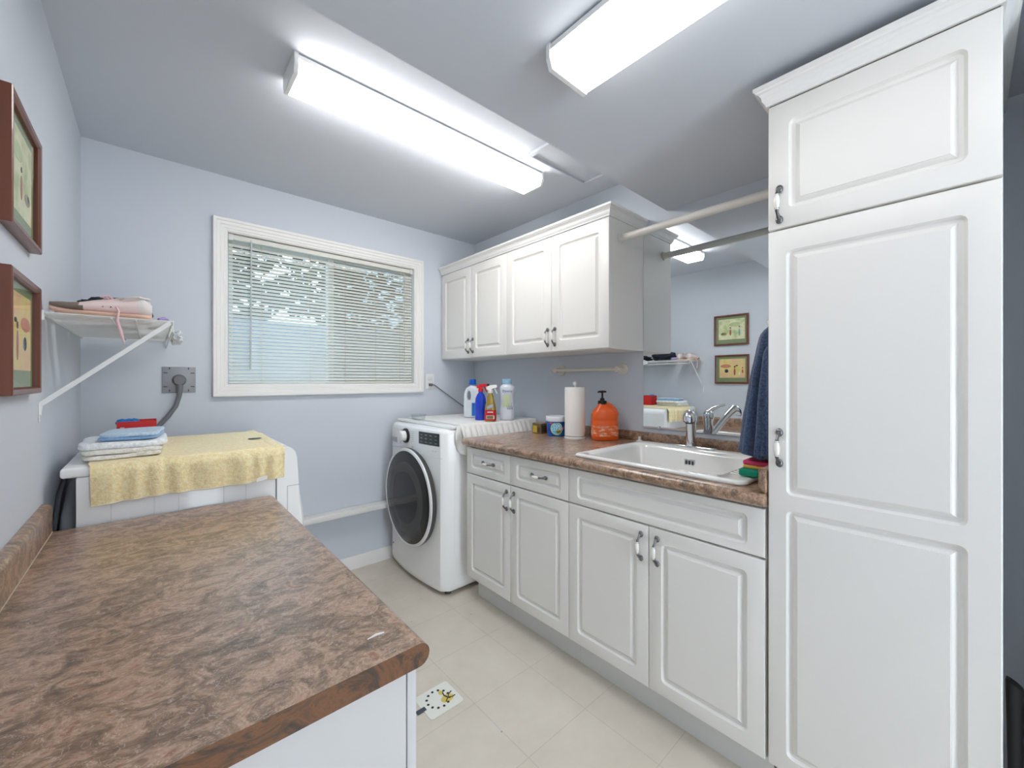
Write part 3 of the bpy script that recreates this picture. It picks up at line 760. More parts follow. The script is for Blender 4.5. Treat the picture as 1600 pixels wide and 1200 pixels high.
# yellow towel
ZD = .979
def yel(u, v):
    x = -.146 + u*.545; L = v*(.64+.128); flat = .64
    if L < flat:
        y = 2.478 - L*(2.478-1.835)/flat
        z = ZD+.0035 + .0012*noise.noise(Vector((x*18, y*18, 1)))
        if x > .372: z += .003
        return (x + .006*math.sin(y*9), y, z)
    s = (L-flat)/.128
    w_ = noise.noise(Vector((x*17, 0, 4)))
    y = 1.8325 - .013*min(1, s*5) - .008*w_*s - .0065*math.sin(x*88+2.2*math.sin(x*19))*min(1, s*2.2)
    z = ZD+.003 - s*(.128 - .012*u - .004*math.sin(u*6))
    return (x+.004*s*math.sin(x*30), y, z)
mb = MB(); mb.grid(yel, 90, 80, .0045)
ty = mb.build('yellow_towel', M_yel, angle=80); tag(ty, 'pale yellow towel spread over the dryer top and hanging down its side', 'towel')
mb = MB(); mb.tube([yel(k/90, 1.0) for k in range(91)], .0032, 6); mb.build('stitched_hem', mat('cream_hem', (236, 226, 196), .9), ty)
mb = MB(); mb.grid(lambda u, v: (.300+u*.036, 1.8135-.0008*v, .872+.006*u-v*.014), 4, 2, .0012); mb.build('care_tag', M_trim, ty)
mb = MB(); mb.lathe([(.024, 0), (.024, .0012), (.022, .0018)], (.345, 2.13, ZD+.0085), seg=28, sx=1.1, sy=.75); o = mb.build('oval_patch', M_dark, ty); o['label'] = 'small dark oval patch'

def folded(name, cx, cy, sx, sy, z0, h, layers, m, amp, label, cat='towel', seed=1, rot=0, group=None, mats=None):
    mb = MB(); lh = h/layers
    for L in range(layers):
        if mats: mb.mi = L % len(mats)
        nz = 10; N = 64; rings = []
        for k in range(nz+1):
            ph = -PI/2 + PI*k/nz; zz = z0 + L*lh + lh*.5*(1+math.sin(ph)*.985); ins = (1-math.cos(ph)**.6)*lh*.55 if math.cos(ph) > 1e-6 else lh*.55
            ring = []
            for q in range(N):
                a = 2*PI*q/N; ca, sa = math.cos(a), math.sin(a); e = .28
                x = math.copysign(abs(ca)**e, ca)*(sx/2-ins); y = math.copysign(abs(sa)**e, sa)*(sy/2-ins)
                nn = noise.noise(Vector((x*16+seed*3, y*16, zz*30+L)))*amp
                n2 = noise.noise(Vector((x*11+seed*5, y*11, L*2)))*amp*.25
                r = 1+nn/.12*.5
                X, Y = x*r, y*r
                cr, sr = math.cos(rot), math.sin(rot)
                ring.append((cx+X*cr-Y*sr, cy+X*sr+Y*cr, max(z0+.0004, zz+n2)))
            rings.append(ring)
        mb.loft(rings)
    o = mb.build(name, mats or m, angle=80)
    return tag(o, label, cat, group)
folded('folded_towel', -.075, 2.02, .205, .26, ZD+.0075, .032, 2, M_cream, .018, 'folded cream shaggy towel at the bottom of the dryer-top stack', seed=2)
folded('folded_towel', -.070, 2.03, .225, .25, ZD+.0385, .024, 1, M_whitet, .018, 'folded white terry towel in the middle of the dryer-top stack', seed=5)
folded('folded_towel', -.050, 2.03, .155, .22, ZD+.0640, .024, 2, M_blue, .010, 'light blue folded towel topping the stack on the dryer', seed=9, rot=-.12, mats=[M_midblue, M_blue])
# red carton with blue thing inside
t = thing('red_carton', (-.045, 2.27, ZD+.0065), 'small open red carton behind the towel stack on the dryer', 'box')
M_red = mat('red_card', (204, 24, 22), .45); M_brownc = mat('brown_card_inside', (120, 92, 72), .8)
mb = MB(); x0, x1, y0, y1, z0, z1 = -.104, .014, 2.215, 2.33, ZD+.0065, 1.085
for lo, hi in (((x0, y0, z0), (x1, y0+.002, z1)), ((x0, y1-.002, z0), (x1, y1, z1)), ((x0, y0+.002, z0), (x0+.002, y1-.002, z1)), ((x1-.002, y0+.002, z0), (x1, y1-.002, z1)), ((x0, y0, z0), (x1, y1, z0+.002))): mb.box(lo, hi)
mb.build('carton', M_red, t)
mb = MB(); mb.box((x0+.0025, y0+.0025, z0+.003), (x1-.0025, y1-.0025, z1-.012), .002); mb.build('filling', M_brownc, t)
mb = MB(); 
for f in ((-.090, .006), (-.070, .012), (-.055, .009)):
    mb.lathe([(.001, .022), (.014, .018), (.02, .006), (.018, 0)], (f[0], 2.245+f[1], z1-.012), seg=14)
o = mb.build('blue_sponge', mat('bright_blue_scrubber', (36, 120, 190), .8, bump=(300, .8, .002)), t)
mb = MB(); mb.box((-.094, y0-.0006, 1.060), (-.082, y0+.0002, 1.063)); mb.build('printed_mark', M_trim, t)

# ------------------------------------------------------------------ left worktop on its base cabinet
ZL = .795; LY0, LY1, LX1 = .626, 1.822, .364
t = thing('worktop', (.06, 1.22, ZL-.04), 'large brown stone-patterned worktop in the foreground against the left wall', 'worktop')
mb = MB()
r = .02; ring = []
for k in range(13):
    a = PI/2 - PI*k/12; ring.append((LX1-r+math.cos(a)*r, ZL-r+math.sin(a)*r))
ring += [(XL+.001, ZL-.04), (XL+.001, ZL)]
mb.loft([[(x, y, z) for x, z in ring] for y in (LY0, LY1)], cap=True)
mb.bm.faces.ensure_lookup_table()
for f in mb.bm.faces:
    c = f.calc_center_median()
    if abs(c.y-LY0) < 1e-4: f.material_index = 1
mb.build('slab', [M_lam, M_lamedge], t, angle=30)
mb = MB()
pr = [(XL+.001, ZL+.0003), (XL+.022, ZL+.0003), (XL+.022, ZL+.073), (XL+.020, ZL+.080), (XL+.014, ZL+.085), (XL+.006, ZL+.087), (XL+.001, ZL+.087)]
mb.loft([[(x, y, z) for x, z in pr] for y in (LY0, LY1-.002)]); mb.build('backsplash', M_lam, t, angle=50)
mb = MB(); mb.box((XL+.0215, LY0+.001, ZL+.0004), (XL+.0235, LY1-.003, ZL+.0018)); mb.build('caulk_line', mat('beige_caulk', (205, 192, 174), .6), t)
mb = MB(); 
mb.tube([(0.2818, 0.6972, ZL+.0003), (0.2987, 0.6988, ZL+.0006), (0.3121, 0.6967, ZL+.0003)], [.001, .0024, .0016], 6)  # thin white streak lying on the slab near its front corner
o = mb.build('paint_streak', M_trim, t); o['label'] = 'short white paint streak'
cabl = thing('base_cabinet', (.05, 1.22, 0), 'white base cabinet under the foreground brown worktop', 'cabinet')
mb = MB(); mb.box((XL+.016, .646, .09), (.330, 1.81, ZL-.0405), .001, 1); mb.build('body', M_side_panel, cabl)
mb = MB(); mb.box((XL+.016, .650, .0005), (.27, 1.80, .0895)); mb.build('toe_kick', M_toe, cabl)
for a, b_ in ((.645, 1.226), (1.229, 1.81)):
    mb = MB(); mb.box((.3315, a, .094), (.349, b_, ZL-.044), .002); mb.build('door', M_side_panel, cabl)

# ------------------------------------------------------------------ pictures on left wall
def picture(y0, y1, z0, z1, label, seed):
    t = thing('framed_picture', (XL, (y0+y1)/2, z0), label, 'picture')
    fw = .017; d = .020
    mb = MB(); pr = [(0, 0), (0, d), (.003, d+.002), (fw-.004, d+.001), (fw, d-.004), (fw, .006)]
    rings = [[(XL+.0006+h, y0+i, z0+i), (XL+.0006+h, y1-i, z0+i), (XL+.0006+h, y1-i, z1-i), (XL+.0006+h, y0+i, z1-i)] for i, h in pr]
    rings = [[Vector(p) for p in r] for r in rings]
    mb.loft(rings, cap=False); mb.build('frame', M_frame, t, angle=25)
    xa = XL+.008
    mb = MB(); mb.box((XL+.003, y0+.012, z0+.012), (xa, y1-.012, z1-.012)); mb.build('mat_board', M_mat, t)
    ay0, ay1, az0, az1 = y0+.033, y1-.040, z0+.058, z1-.040
    mb = MB(); mb.box((xa, ay0, az0), (xa+.0008, ay1, az1)); 
    art = mat('painted_scene_%s' % ('pale' if seed == 1 else 'warm'), (220, 216, 170), .7)
    if seed == 1: ramp_on(art, 11, [(.25, (150, 178, 120)), (.42, (206, 214, 160)), (.55, (236, 232, 200)), (.7, (222, 206, 130)), (.85, (196, 160, 110))], detail=3)
    else: ramp_on(art, 9, [(.25, (226, 196, 96)), (.42, (232, 214, 140)), (.55, (236, 190, 150)), (.7, (238, 220, 130)), (.85, (210, 150, 110))], detail=3)
    mb.build('painting', art, t)
    # simple shapes standing for the cart, the figures and the tree
    def blob(name, u, v, a, b_, col, n=14):
        cy, cz = ay1-(ay1-ay0)*u, az0+(az1-az0)*v
        mm = MB(); mm.lathe([(1, 0), (.97, .0006)], (xa+.0009, cy, cz), axis='X', seg=n, sx=a, sy=b_); return mm.build(name, mat('paint_%s_%d_%d_%d' % ((name,)+col), col, .7), t)
    if seed == 1:
        blob('painted_hut', .20, .28, .028, .014, (150, 128, 84)); blob('painted_wheel', .16, .30, .010, .010, (60, 66, 52))
        blob('painted_figure', .46, .34, .009, .030, (176, 92, 60)); blob('painted_head', .46, .56, .006, .007, (40, 30, 26))
        blob('painted_figure', .80, .32, .008, .034, (120, 170, 180)); blob('painted_head', .80, .60, .0055, .007, (60, 50, 44))
        blob('painted_tree', .62, .72, .050, .022, (190, 206, 150))
    else:
        blob('painted_cart', .25, .62, .050, .018, (214, 138, 112)); blob('painted_wheel', .28, .36, .017, .017, (58, 72, 92)); blob('painted_hub', .28, .36, .009, .009, (206, 206, 190))
        blob('painted_figure', .60, .32, .009, .036, (170, 96, 84)); blob('painted_head', .60, .58, .008, .009, (60, 34, 26)); blob('painted_hat', .68, .64, .012, .006, (38, 36, 34))
        blob('painted_figure', .90, .34, .008, .018, (196, 90, 70)); blob('painted_child', .78, .22, .006, .018, (238, 236, 220)); blob('painted_head', .90, .52, .005, .006, (52, 40, 36))
    mb = MB(); mb.ngon([(XL+.013, y0+.013, z0+.013), (XL+.013, y1-.013, z0+.013), (XL+.013, y1-.013, z1-.013), (XL+.013, y0+.013, z1-.013)]); mb.build('glazing', M_glass2, t)
M_glass2 = glass_mat('picture_glass', (1, 1, 1, 1), .10)
picture(1.358, 1.668, 1.590, 1.886, 'upper brown-framed picture on the left wall, pale green scene', 1)
picture(1.354, 1.660, 1.216, 1.497, 'lower brown-framed picture on the left wall, yellow scene with a wheel', 2)

# ------------------------------------------------------------------ wire shelf
SYN, SZ, SXF = 1.785, 1.449, .050
t = thing('wire_shelf', (-.1, 2.24, SZ-.04), 'white wire shelf in the left corner holding shoes', 'shelf')
mb = MB()
n = 36
for k in range(n):
    y = SYN+.004+(2.695-SYN-.008)*k/(n-1)
    mb.tube([(XL+.003, y, SZ), (SXF, y, SZ), (SXF+.002, y, SZ-.003)], .0016, 6)
mb.build('deck_wires', M_wire, t)
mb = MB()
for x in (XL+.005, XL+.15, SXF-.09): mb.cyl((x, SYN, SZ-.004), (x, 2.697, SZ-.004), .0028, 8)
mb.build('support_rails', M_wire, t)
mb = MB(); mb.cyl((SXF+.003, SYN, SZ), (SXF+.003, 2.697, SZ), .0032, 8); mb.cyl((SXF+.003, SYN, SZ-.034), (SXF+.003, 2.697, SZ-.034), .0032, 8)
for k in range(9):
    y = SYN+.003+(2.69-SYN)*k/8; mb.box((SXF+.0015, y-.003, SZ-.034), (SXF+.0045, y+.003, SZ), .001, 1)
mb.build('front_lip', M_wire, t)
mb = MB(); ybr = SYN-.006
a = Vector((SXF-.004, ybr, SZ-.006)); c = Vector((XL+.004, ybr, 1.180)); dn = Vector((.6, 0, -.75)).normalized()*.0065
mb.loft([[p+q for q in (dn, dn+Vector((0, .003, 0)), -dn+Vector((0, .003, 0)), -dn)] for p in (a, c, c+Vector((-.0025, 0, -.028)))])
mb.box((XL+.0006, ybr-.004, 1.128), (XL+.003, ybr+.006, 1.185), .0008, 1)
mb.build('brace', M_wire, t)
mb = MB(); mb.box((XL+.0006, SYN-.004, SZ-.024), (XL+.010, SYN+.010, SZ+.006), .002, 1); mb.build('wall_clip', M_wire, t)

# sneakers
def shoe(yc, flip, label, lace_hang):
    x_t, x_h = -.232, .000   # toe, heel
    L = x_h-x_t; z0 = SZ+.0024
    t = thing('sneaker', ((x_t+x_h)/2, yc, z0), label, 'shoe')
    W = [.014, .029, .037, .040, .039, .035, .032, .032, .034, .033, .012]
    H = [.024, .034, .038, .042, .050, .056, .060, .062, .067, .072, .050]
    def at(arr, s):
        q = s*(len(arr)-1); i = min(int(q), len(arr)-2); return arr[i]+(arr[i+1]-arr[i])*(q-i)
    def sec(s, zlo, grow=0, top=None):
        w_ = at(W, s)+grow; h = at(H, s) if top is None else top; x = x_t+L*s; ring = []
        lift = .012*max(0, 1-s/.25)**2
        for k in range(20):
            a = -PI/2+2*PI*k/20; yy = math.cos(a); zz = math.sin(a)
            yv = math.copysign(abs(yy)**.7, yy)*w_*(1-.25*max(0, zz)); zv = (zz+1)/2
            ring.append((x, yc+yv, z0+lift+zlo+(h-zlo)*zv))
        return ring
    ss = [0.01, .04]+[.04+.88*k/22 for k in range(1, 23)]+[.945, .965, .98, .99, 1.0]
    mb = MB(); vr = mb.loft([sec(s, .012) for s in ss])
    for f in mb.bm.faces:
        cx = f.calc_center_median(); s = (cx.x-x_t)/L
        f.material_index = 1 if s < .34-(cx.z-z0)*1.6 else (2 if s > .82 else 0)
    mb.build('upper', [M_pink, M_taupe, M_palegrey], t, angle=80)
    mb = MB(); mb.loft([sec(s, 0.0, .004, .017) for s in ss]); o = mb.build('sole', M_sole, t, angle=80); o['label'] = 'peach rubber sole'
    mb = MB()
    mb.tube([(x_t+L*.62, yc, z0+.060), (x_t+L*.72, yc-.024, z0+.064), (x_t+L*.86, yc-.026, z0+.070), (x_t+L*.97, yc, z0+.070), (x_t+L*.86, yc+.026, z0+.070), (x_t+L*.72, yc+.024, z0+.064), (x_t+L*.62, yc, z0+.060)], .004, 8); mb.build('collar', M_palegrey, t)
    mb = MB()
    for k in range(5):
        s = .40+k*.05; x = x_t+L*s; h = at(H, s)
        mb.tube([(x, yc-.026, z0+h*.66), (x+.004, yc-.014, z0+h*.96), (x+.010, yc+.012, z0+h+.002), (x+.012, yc+.026, z0+h*.66)], .0024, 6)
    for sg in (-1, 1):
        mb.tube([(x_t+L*.60, yc, z0+.060), (x_t+L*.55, yc+sg*.016, z0+.068), (x_t+L*.48, yc+sg*.028, z0+.060), (x_t+L*.56, yc+sg*.020, z0+.058)], .0024, 6)
    if lace_hang: mb.tube([(x_t+L*.60, yc-.022, z0+.048), (x_t+L*.66, yc-.038, z0+.018), (-.082, SYN-.014, SZ-.012), (-.074, SYN-.016, SZ-.045), (-.066, SYN-.014, SZ-.082)], [.0024, .003, .0042, .0052, .0020], 8)
    mb.build('laces', M_pinkl, t)
    mb = MB()
    for s in (.50, .58):
        mb.lathe([(.0022, 0), (.0022, -.001)], (x_t+L*s, yc-.0335, z0+.030), axis='Y', seg=8)
    mb.build('eyelets', M_black, t)
M_pink = mat('pale_pink_canvas', (228, 206, 202), .8, bump=(300, .3, .001)); M_taupe = mat('taupe_suede', (124, 110, 98), .85, bump=(200, .4, .001))
M_palegrey = mat('pale_grey_mesh', (214, 206, 202), .8, bump=(300, .3, .001)); M_sole = mat('peach_rubber', (230, 190, 170), .5); M_pinkl = mat('pink_lace', (222, 186, 190), .8)
shoe(1.832, 1, 'pale pink sneaker with taupe toe at the near edge of the shelf', True)
shoe(1.925, 1, 'second pale pink sneaker, behind the one at the shelf edge', False)
def crumple(name, c, size, m, label, cat, seed, amp=.3, n=28, zmin=None):
    mb = MB(); rings = []
    for i in range(n+1):
        th = PI*i/n; ring = []
        for j in range(n*2):
            a = PI*j/n; d = Vector((math.sin(th)*math.cos(a), math.sin(th)*math.sin(a), math.cos(th)))
            f = 1+amp*noise.noise(d*2.3+Vector((seed, 0, 0)))+amp*.6*abs(noise.noise(d*5+Vector((0, seed, 0))))
            p = Vector((math.copysign(abs(d.x)**.7, d.x)*size[0], math.copysign(abs(d.y)**.7, d.y)*size[1], d.z*size[2]))*f+Vector(c)
            if zmin is not None and p.z < zmin: p.z = zmin
            ring.append(p)
        rings.append(ring)
    mb.loft(rings, cap=False); o = mb.build(name, m, angle=80); return tag(o, label, cat)
crumple('dark_clothes', (-.105, 2.13, SZ+.052), (.095, .11, .052), M_navyd, 'dark navy folded clothing behind the sneakers on the wire shelf', 'clothing', 3, .22, zmin=SZ+.0024)
crumple('dark_clothes', (-.075, 2.44, SZ+.036), (.115, .15, .036), M_navyd, 'dark clothing at the window-wall end of the wire shelf', 'clothing', 8, .22, zmin=SZ+.0024)
crumple('dark_sock', (.012, 2.07, SZ+.012), (.022, .06, .010), M_navyd, 'flat dark cloth lying at the front edge of the wire shelf', 'cloth', 21, .25, 20, zmin=SZ+.0024)
crumple('lilac_cloth', (.030, 1.955, SZ+.016), (.016, .030, .013), mat('lilac_cloth', (176, 160, 208), .8), 'small lilac and pale green cloth at the shelf front', 'cloth', 5, .3, 18, zmin=SZ+.0024)
crumple('plastic_bag', (.078, 2.30, SZ-.012), (.020, .07, .024), M_bag, 'crumpled white plastic bag bulging over the shelf front', 'bag', 11, .5, 26)

# ------------------------------------------------------------------ outlets and cords
t = thing('dryer_outlet', (.104, YB, 1.186), 'grey steel dryer outlet plate on the back wall under the shelf', 'outlet')
mb = MB(); mb.box((.037, YB-.006, 1.186), (.171, YB-.0005, 1.318), .002); mb.mi = 1
for x, z, w_, h in ((.066, 1.305, .004, .010), (.142, 1.305, .004, .010), (.066, 1.192, .004, .010), (.142, 1.192, .004, .010), (.050, 1.285, .016, .004), (.158, 1.285, .016, .004), (.050, 1.215, .016, .004), (.158, 1.215, .016, .004)):
    mb.box((x-w_/2, YB-.0068, z), (x+w_/2, YB-.0055, z+h))
mb.build('plate', [M_steel, M_black], t)
t = thing('power_cable', (.104, YB-.06, 1.0), 'thick grey dryer plug and cord curving down behind the dryer', 'cord')
mb = MB(); mb.lathe([(.030, -.006), (.030, -.010), (.026, -.012), (.026, -.040), (.022, -.046), (.002, -.047)], (.104, YB, 1.250), axis='Y', seg=28); mb.build('plug', M_cord, t)
mb = MB(); mb.tube([(.104, YB-.03, 1.236), (.106, YB-.036, 1.205), (.103, YB-.04, 1.17), (.090, YB-.045, 1.12), (.060, YB-.055, 1.07), (.02, YB-.07, 1.02), (-.02, YB-.09, .95), (-.03, YB-.1, .6)], [.016, .013, .0105, .0105, .0105, .0105, .0105, .0105], 12); mb.build('flex', M_cord, t, angle=60)
t = thing('wall_outlet', (1.57, YB, 1.18), 'white wall outlet right of the window', 'outlet')
mb = MB(); mb.box((1.533, YB-.006, 1.182), (1.606, YB-.0005, 1.298), .002); mb.build('plate', M_trim, t)
mb = MB()
for z in (1.218, 1.262): mb.box((1.553, YB-.0085, z-.014), (1.586, YB-.0058, z+.014), .003)
mb.build('socket', M_enam2, t)
t = thing('power_cable', (1.57, YB-.02, 1.2), 'thin grey power cord from the white wall outlet to the washer', 'cord')
mb = MB(); mb.box((1.556, YB-.030, 1.206), (1.584, YB-.0088, 1.226), .004); mb.build('plug', M_cord, t)
mb = MB(); mb.tube([(1.584, YB-.020, 1.216), (1.605, YB-.018, 1.212), (1.70, YB-.015, 1.150), (1.80, YB-.015, 1.085), (1.90, YB-.015, 1.02), (1.96, YB-.012, .95), (1.962, YB-.012, .7)], .0038, 8); mb.build('flex', M_cord, t)

# ------------------------------------------------------------------ products on the washer
zw = .9905
M_bw = mat('white_hdpe', (232, 236, 240), .3, coat=.2); M_capblue = mat('royal_blue_plastic', (0, 84, 190), .3); M_labelblue = mat('bright_blue_label', (20, 120, 205), .35)
def bottle_rings(cx, cy, prof, ang=0, n=32, e=.8):
    rings = []
    for hx, hy, z, *off in prof:
        ox = off[0] if off else 0; ring = []
        for k in range(n):
            a = 2*PI*k/n; ca, sa = math.cos(a), math.sin(a)
            x = math.copysign(abs(ca)**e, ca)*hx+ox; y = math.copysign(abs(sa)**e, sa)*hy
            ring.append((cx+x*math.cos(ang)-y*math.sin(ang), cy+x*math.sin(ang)+y*math.cos(ang), z))
        rings.append(ring)
    return rings
# detergent jug with handle: local x axis runs left-right as seen from camera
va = -math.radians(41.7)      # left-right direction of the picture
cx, cy = 1.685, 2.310
t = thing('detergent_jug', (cx, cy, zw), 'white detergent jug with blue cap and moulded handle on the washer', 'bottle')
mb = MB()
mb.loft(bottle_rings(cx, cy, [(.052, .034, zw), (.058, .038, zw+.006), (.060, .040, zw+.02), (.060, .040, zw+.10), (.058, .039, zw+.12)], va))
# body right column and handle on the left
mb.loft(bottle_rings(cx, cy, [(.036, .038, zw+.115, .022), (.033, .037, zw+.15, .024), (.034, .036, zw+.18, .020), (.040, .033, zw+.20, .010), (.028, .026, zw+.214, .002), (.017, .017, zw+.220, .002), (.017, .017, zw+.230, .002)], va))
def LP(u, d, z): return (cx+u*math.cos(va)-d*math.sin(va), cy+u*math.sin(va)+d*math.cos(va), z)
mb.tube([LP(-.040, 0, zw+.11), LP(-.047, 0, zw+.14), LP(-.044, 0, zw+.17), LP(-.034, 0, zw+.192), LP(-.012, 0, zw+.200)], [.017, .012, .012, .014, .020], 14)
mb.build('jug_body', M_bw, t, angle=60)
mb = MB(); mb.lathe([(.0245, .228), (.0245, .262), (.023, .266), (.001, .266)], LP(.002, 0, zw), seg=28); mb.build('cap', M_capblue, t)
mb = MB(); mb.grid(lambda u, v: LP(.000+u*.058-.0, -.0405+.004*u*u*0-.0*v, zw+.012+.09*v) if True else None, 6, 4, .001)
mb.build('label', M_labelblue, t)
# blue bottle with red trigger
cx2, cy2 = 1.610, 2.115
def LQ(u, d, z, c=(0, 0)): return (c[0]+u*math.cos(va)-d*math.sin(va), c[1]+u*math.sin(va)+d*math.cos(va), z)
def spray(c, prof, bm_, trig_m, label, zoff, name='spray_bottle', nozzle=True, stretch=1.0):
    t = thing(name, (c[0], c[1], zw), label, 'spray bottle')
    mb = MB(); mb.loft(bottle_rings(c[0], c[1], prof, va)); mb.build('bottle', bm_, t, angle=60)
    z = zoff
    mb = MB(); mb.lathe([(.0155, 0), (.0155, .018), (.012, .022)], (c[0], c[1], z), seg=20)
    # trigger head pointing right
    hd = [(-.026, .006, .030), (-.024, .011, .041), (.0, .012, .050), (.024, .011, .052), (.040, .009, .052)]
    rings = []
    for u, hw, zt in hd:
        zb = .020 if u < .015 else .034
        if u < -.02: zb = .024
        rings.append([LQ(u, -hw, z+zb, c), LQ(u, hw, z+zb, c), LQ(u, hw*.8, z+zt-.003, c), LQ(u, hw*.4, z+zt, c), LQ(u, -hw*.4, z+zt, c), LQ(u, -hw*.8, z+zt-.003, c)])
    mb.loft(rings); mb.build('spray_head', trig_m, t, angle=40)
    mb = MB(); mb.tube([LQ(.026, 0, z+.036, c), LQ(.030, 0, z+.020, c), LQ(.037, 0, z+.006, c), LQ(.044, 0, z-.004, c)], [.005, .0045, .004, .003], 8); mb.build('trigger', trig_m, t)
    if nozzle:
        mb = MB(); mb.cyl(LQ(.0405, 0, z+.044, c), LQ(.058, 0, z+.044, c), .009, 14); mb.build('nozzle', M_black, t)
    return t
M_bluebot = mat('cobalt_blue_plastic', (10, 60, 196), .25, coat=.3); M_redp = mat('red_plastic', (214, 22, 32), .35)
z = zw
t1 = spray((cx2, cy2), [(.034, .024, z), (.037, .027, z+.006), (.037, .027, z+.10), (.034, .025, z+.14), (.024, .020, z+.165), (.014, .014, z+.178), (.013, .013, z+.186)], M_bluebot, M_redp, 'cobalt blue spray bottle with red trigger between the jug and the gold bottle', z+.184)
M_gold = mat('gold_metallic_label', (168, 142, 70), .35, .5); M_redl = mat('red_label', (196, 26, 34), .4)
c3 = (1.600, 2.000)
t2 = spray(c3, [(.033, .022, z), (.037, .025, z+.006), (.038, .026, z+.03), (.036, .025, z+.075), (.033, .023, z+.10), (.026, .020, z+.125), (.021, .018, z+.145), (.021, .018, z+.155), (.014, .014, z+.170), (.013, .013, z+.180)], [M_gold], mat('white_trigger_plastic', (240, 238, 234), .35), 'gold and red spray bottle with white trigger in front on the washer', z+.178, nozzle=False)
mb = MB(); mb.mi = 0
mb.loft(bottle_rings(c3[0], c3[1], [(.0372, .0252, z+.006), (.0385, .0265, z+.03), (.0366, .0256, z+.072)], va), cap=False); o = mb.build('red_label', M_redl, t2, angle=60)
mb = MB(); mb.grid(lambda u, v: LQ(-.018+u*.036, -.0265-.0006, z+.056+.006*v, c3), 4, 1, .0004); mb.grid(lambda u, v: LQ(-.024+u*.05, -.0268-.0004, z+.016+.022*v, c3), 4, 1, .0004); mb.build('label_bar', [M_trim], t2)
mb = MB(); mb.grid(lambda u, v: LQ(-.022+u*.042, -.0272-.0004, z+.018+.018*v, c3), 4, 1, .0004); mb.build('label_panel', mat('olive_gold_panel', (128, 116, 66), .5), t2)
mb = MB(); mb.grid(lambda u, v: LQ(-.020+u*.038, -.0256-.0003, z+.076+.020*v+.014*u, c3), 4, 1, .0004); mb.build('label_swoosh', mat('silver_blue_swoosh', (176, 184, 200), .3, .3), t2)
# tall white softener bottle
c4 = (1.752, 2.012)
t = thing('softener_bottle', (c4[0], c4[1], zw), 'tall white waisted bottle with pale blue cap beside the worktop', 'bottle')
mb = MB(); mb.loft(bottle_rings(c4[0], c4[1], [(.044, .036, z), (.049, .040, z+.006), (.050, .041, z+.02), (.049, .040, z+.045), (.051, .041, z+.06), (.048, .039, z+.085), (.044, .037, z+.125), (.046, .038, z+.165), (.050, .040, z+.195), (.049, .040, z+.214), (.040, .034, z+.226), (.028, .027, z+.233), (.026, .026, z+.240)], va))
mb.build('bottle', mat('pearl_white_plastic', (226, 230, 238), .28, coat=.3), t, angle=60)
mb = MB(); mb.lathe([(.032, .236), (.033, .262), (.030, .268), (.001, .268)], (c4[0], c4[1], z), seg=28); mb.build('cap', mat('pale_blue_cap', (150, 196, 222), .3, coat=.3), t)
M_ink = mat('dark_blue_ink', (48, 76, 110), .5); M_inkl = mat('pale_yellow_green_print', (206, 216, 176), .5)
def on_b(c, hy, zc, e=.0): return lambda x, y, zz: Vector(LQ(x, -(hy*(1-min(1, (x/.055)**2)*.55)+zz+.0006), zc+y, c))
mb = MB(); add_text(mb, 'Downy', .022, on_b(c4, .0432, z+.188)); mb.build('lettering', M_ink, t)
mb = MB()
for k in range(5):
    u0 = .004+k*.007; h = (.03, .046, .036, .05, .03)[k]
    mb.grid(lambda u, v: on_b(c4, .0425, z+.070)(u0+(u-.5)*.004*(1-v)+v*(.004*(k-2)), v*h, .0002), 1, 4, .0004)
mb.build('leaf_print', M_ink, t)
mb = MB(); mb.grid(lambda u, v: on_b(c4, .0412, z+.085)((u-.5)*.05-.004, v*.08, .0001), 4, 4, .0004); mb.build('pale_print', M_inkl, t)
# clear plastic cup-box
t = thing('clear_container', (1.334, 2.445, .984), 'small clear plastic container on the front corner of the washer', 'container')
mb = MB()
def ring(h, i): return [(p, q, .9838+h) for p, q in rrect(1.308-i, 1.362+i, 2.395-i, 2.490+i, .01, 4)]
mb.loft([ring(.001, 0), ring(.036, .005), ring(.038, .009), ring(.036, .0085), ring(.034, .0035), ring(.003, -.0015)], cap=True); mb.build('tub', M_clear, t)

# ------------------------------------------------------------------ items on the right worktop
z = ZC+.0004
t = thing('small_carton', (1.80, 1.752, z), 'small brown and yellow carton next to the blue tub', 'box')
mb = MB(); bx = (1.765, 1.842, 1.715, 1.790)
mb.box((bx[0], bx[2], z), (bx[1], bx[3], z+.062), .001, 1); mb.build('carton', mat('brown_carton', (120, 96, 62), .55), t)
mb = MB(); mb.box((bx[0]-.0006, bx[2]+.034, z+.006), (bx[0]+.0002, bx[3]-.006, z+.048)); mb.build('yellow_print', mat('ochre_print', (200, 170, 50), .5), t)
mb = MB(); mb.box((bx[0]-.0006, bx[2]+.006, z+.008), (bx[0]+.0002, bx[2]+.030, z+.040)); mb.box((bx[0]+.006, bx[2]-.0006, z+.01), (bx[1]-.01, bx[2]+.0002, z+.05)); mb.build('dark_print', mat('dark_brown_print', (84, 62, 40), .5), t)
mb = MB(); mb.box((bx[0]+.002, bx[2]+.002, z+.0621), (bx[1]-.002, bx[3]-.002, z+.0645), .0008, 1); mb.build('lid_flap', mat('grey_olive_card', (150, 146, 128), .6), t)
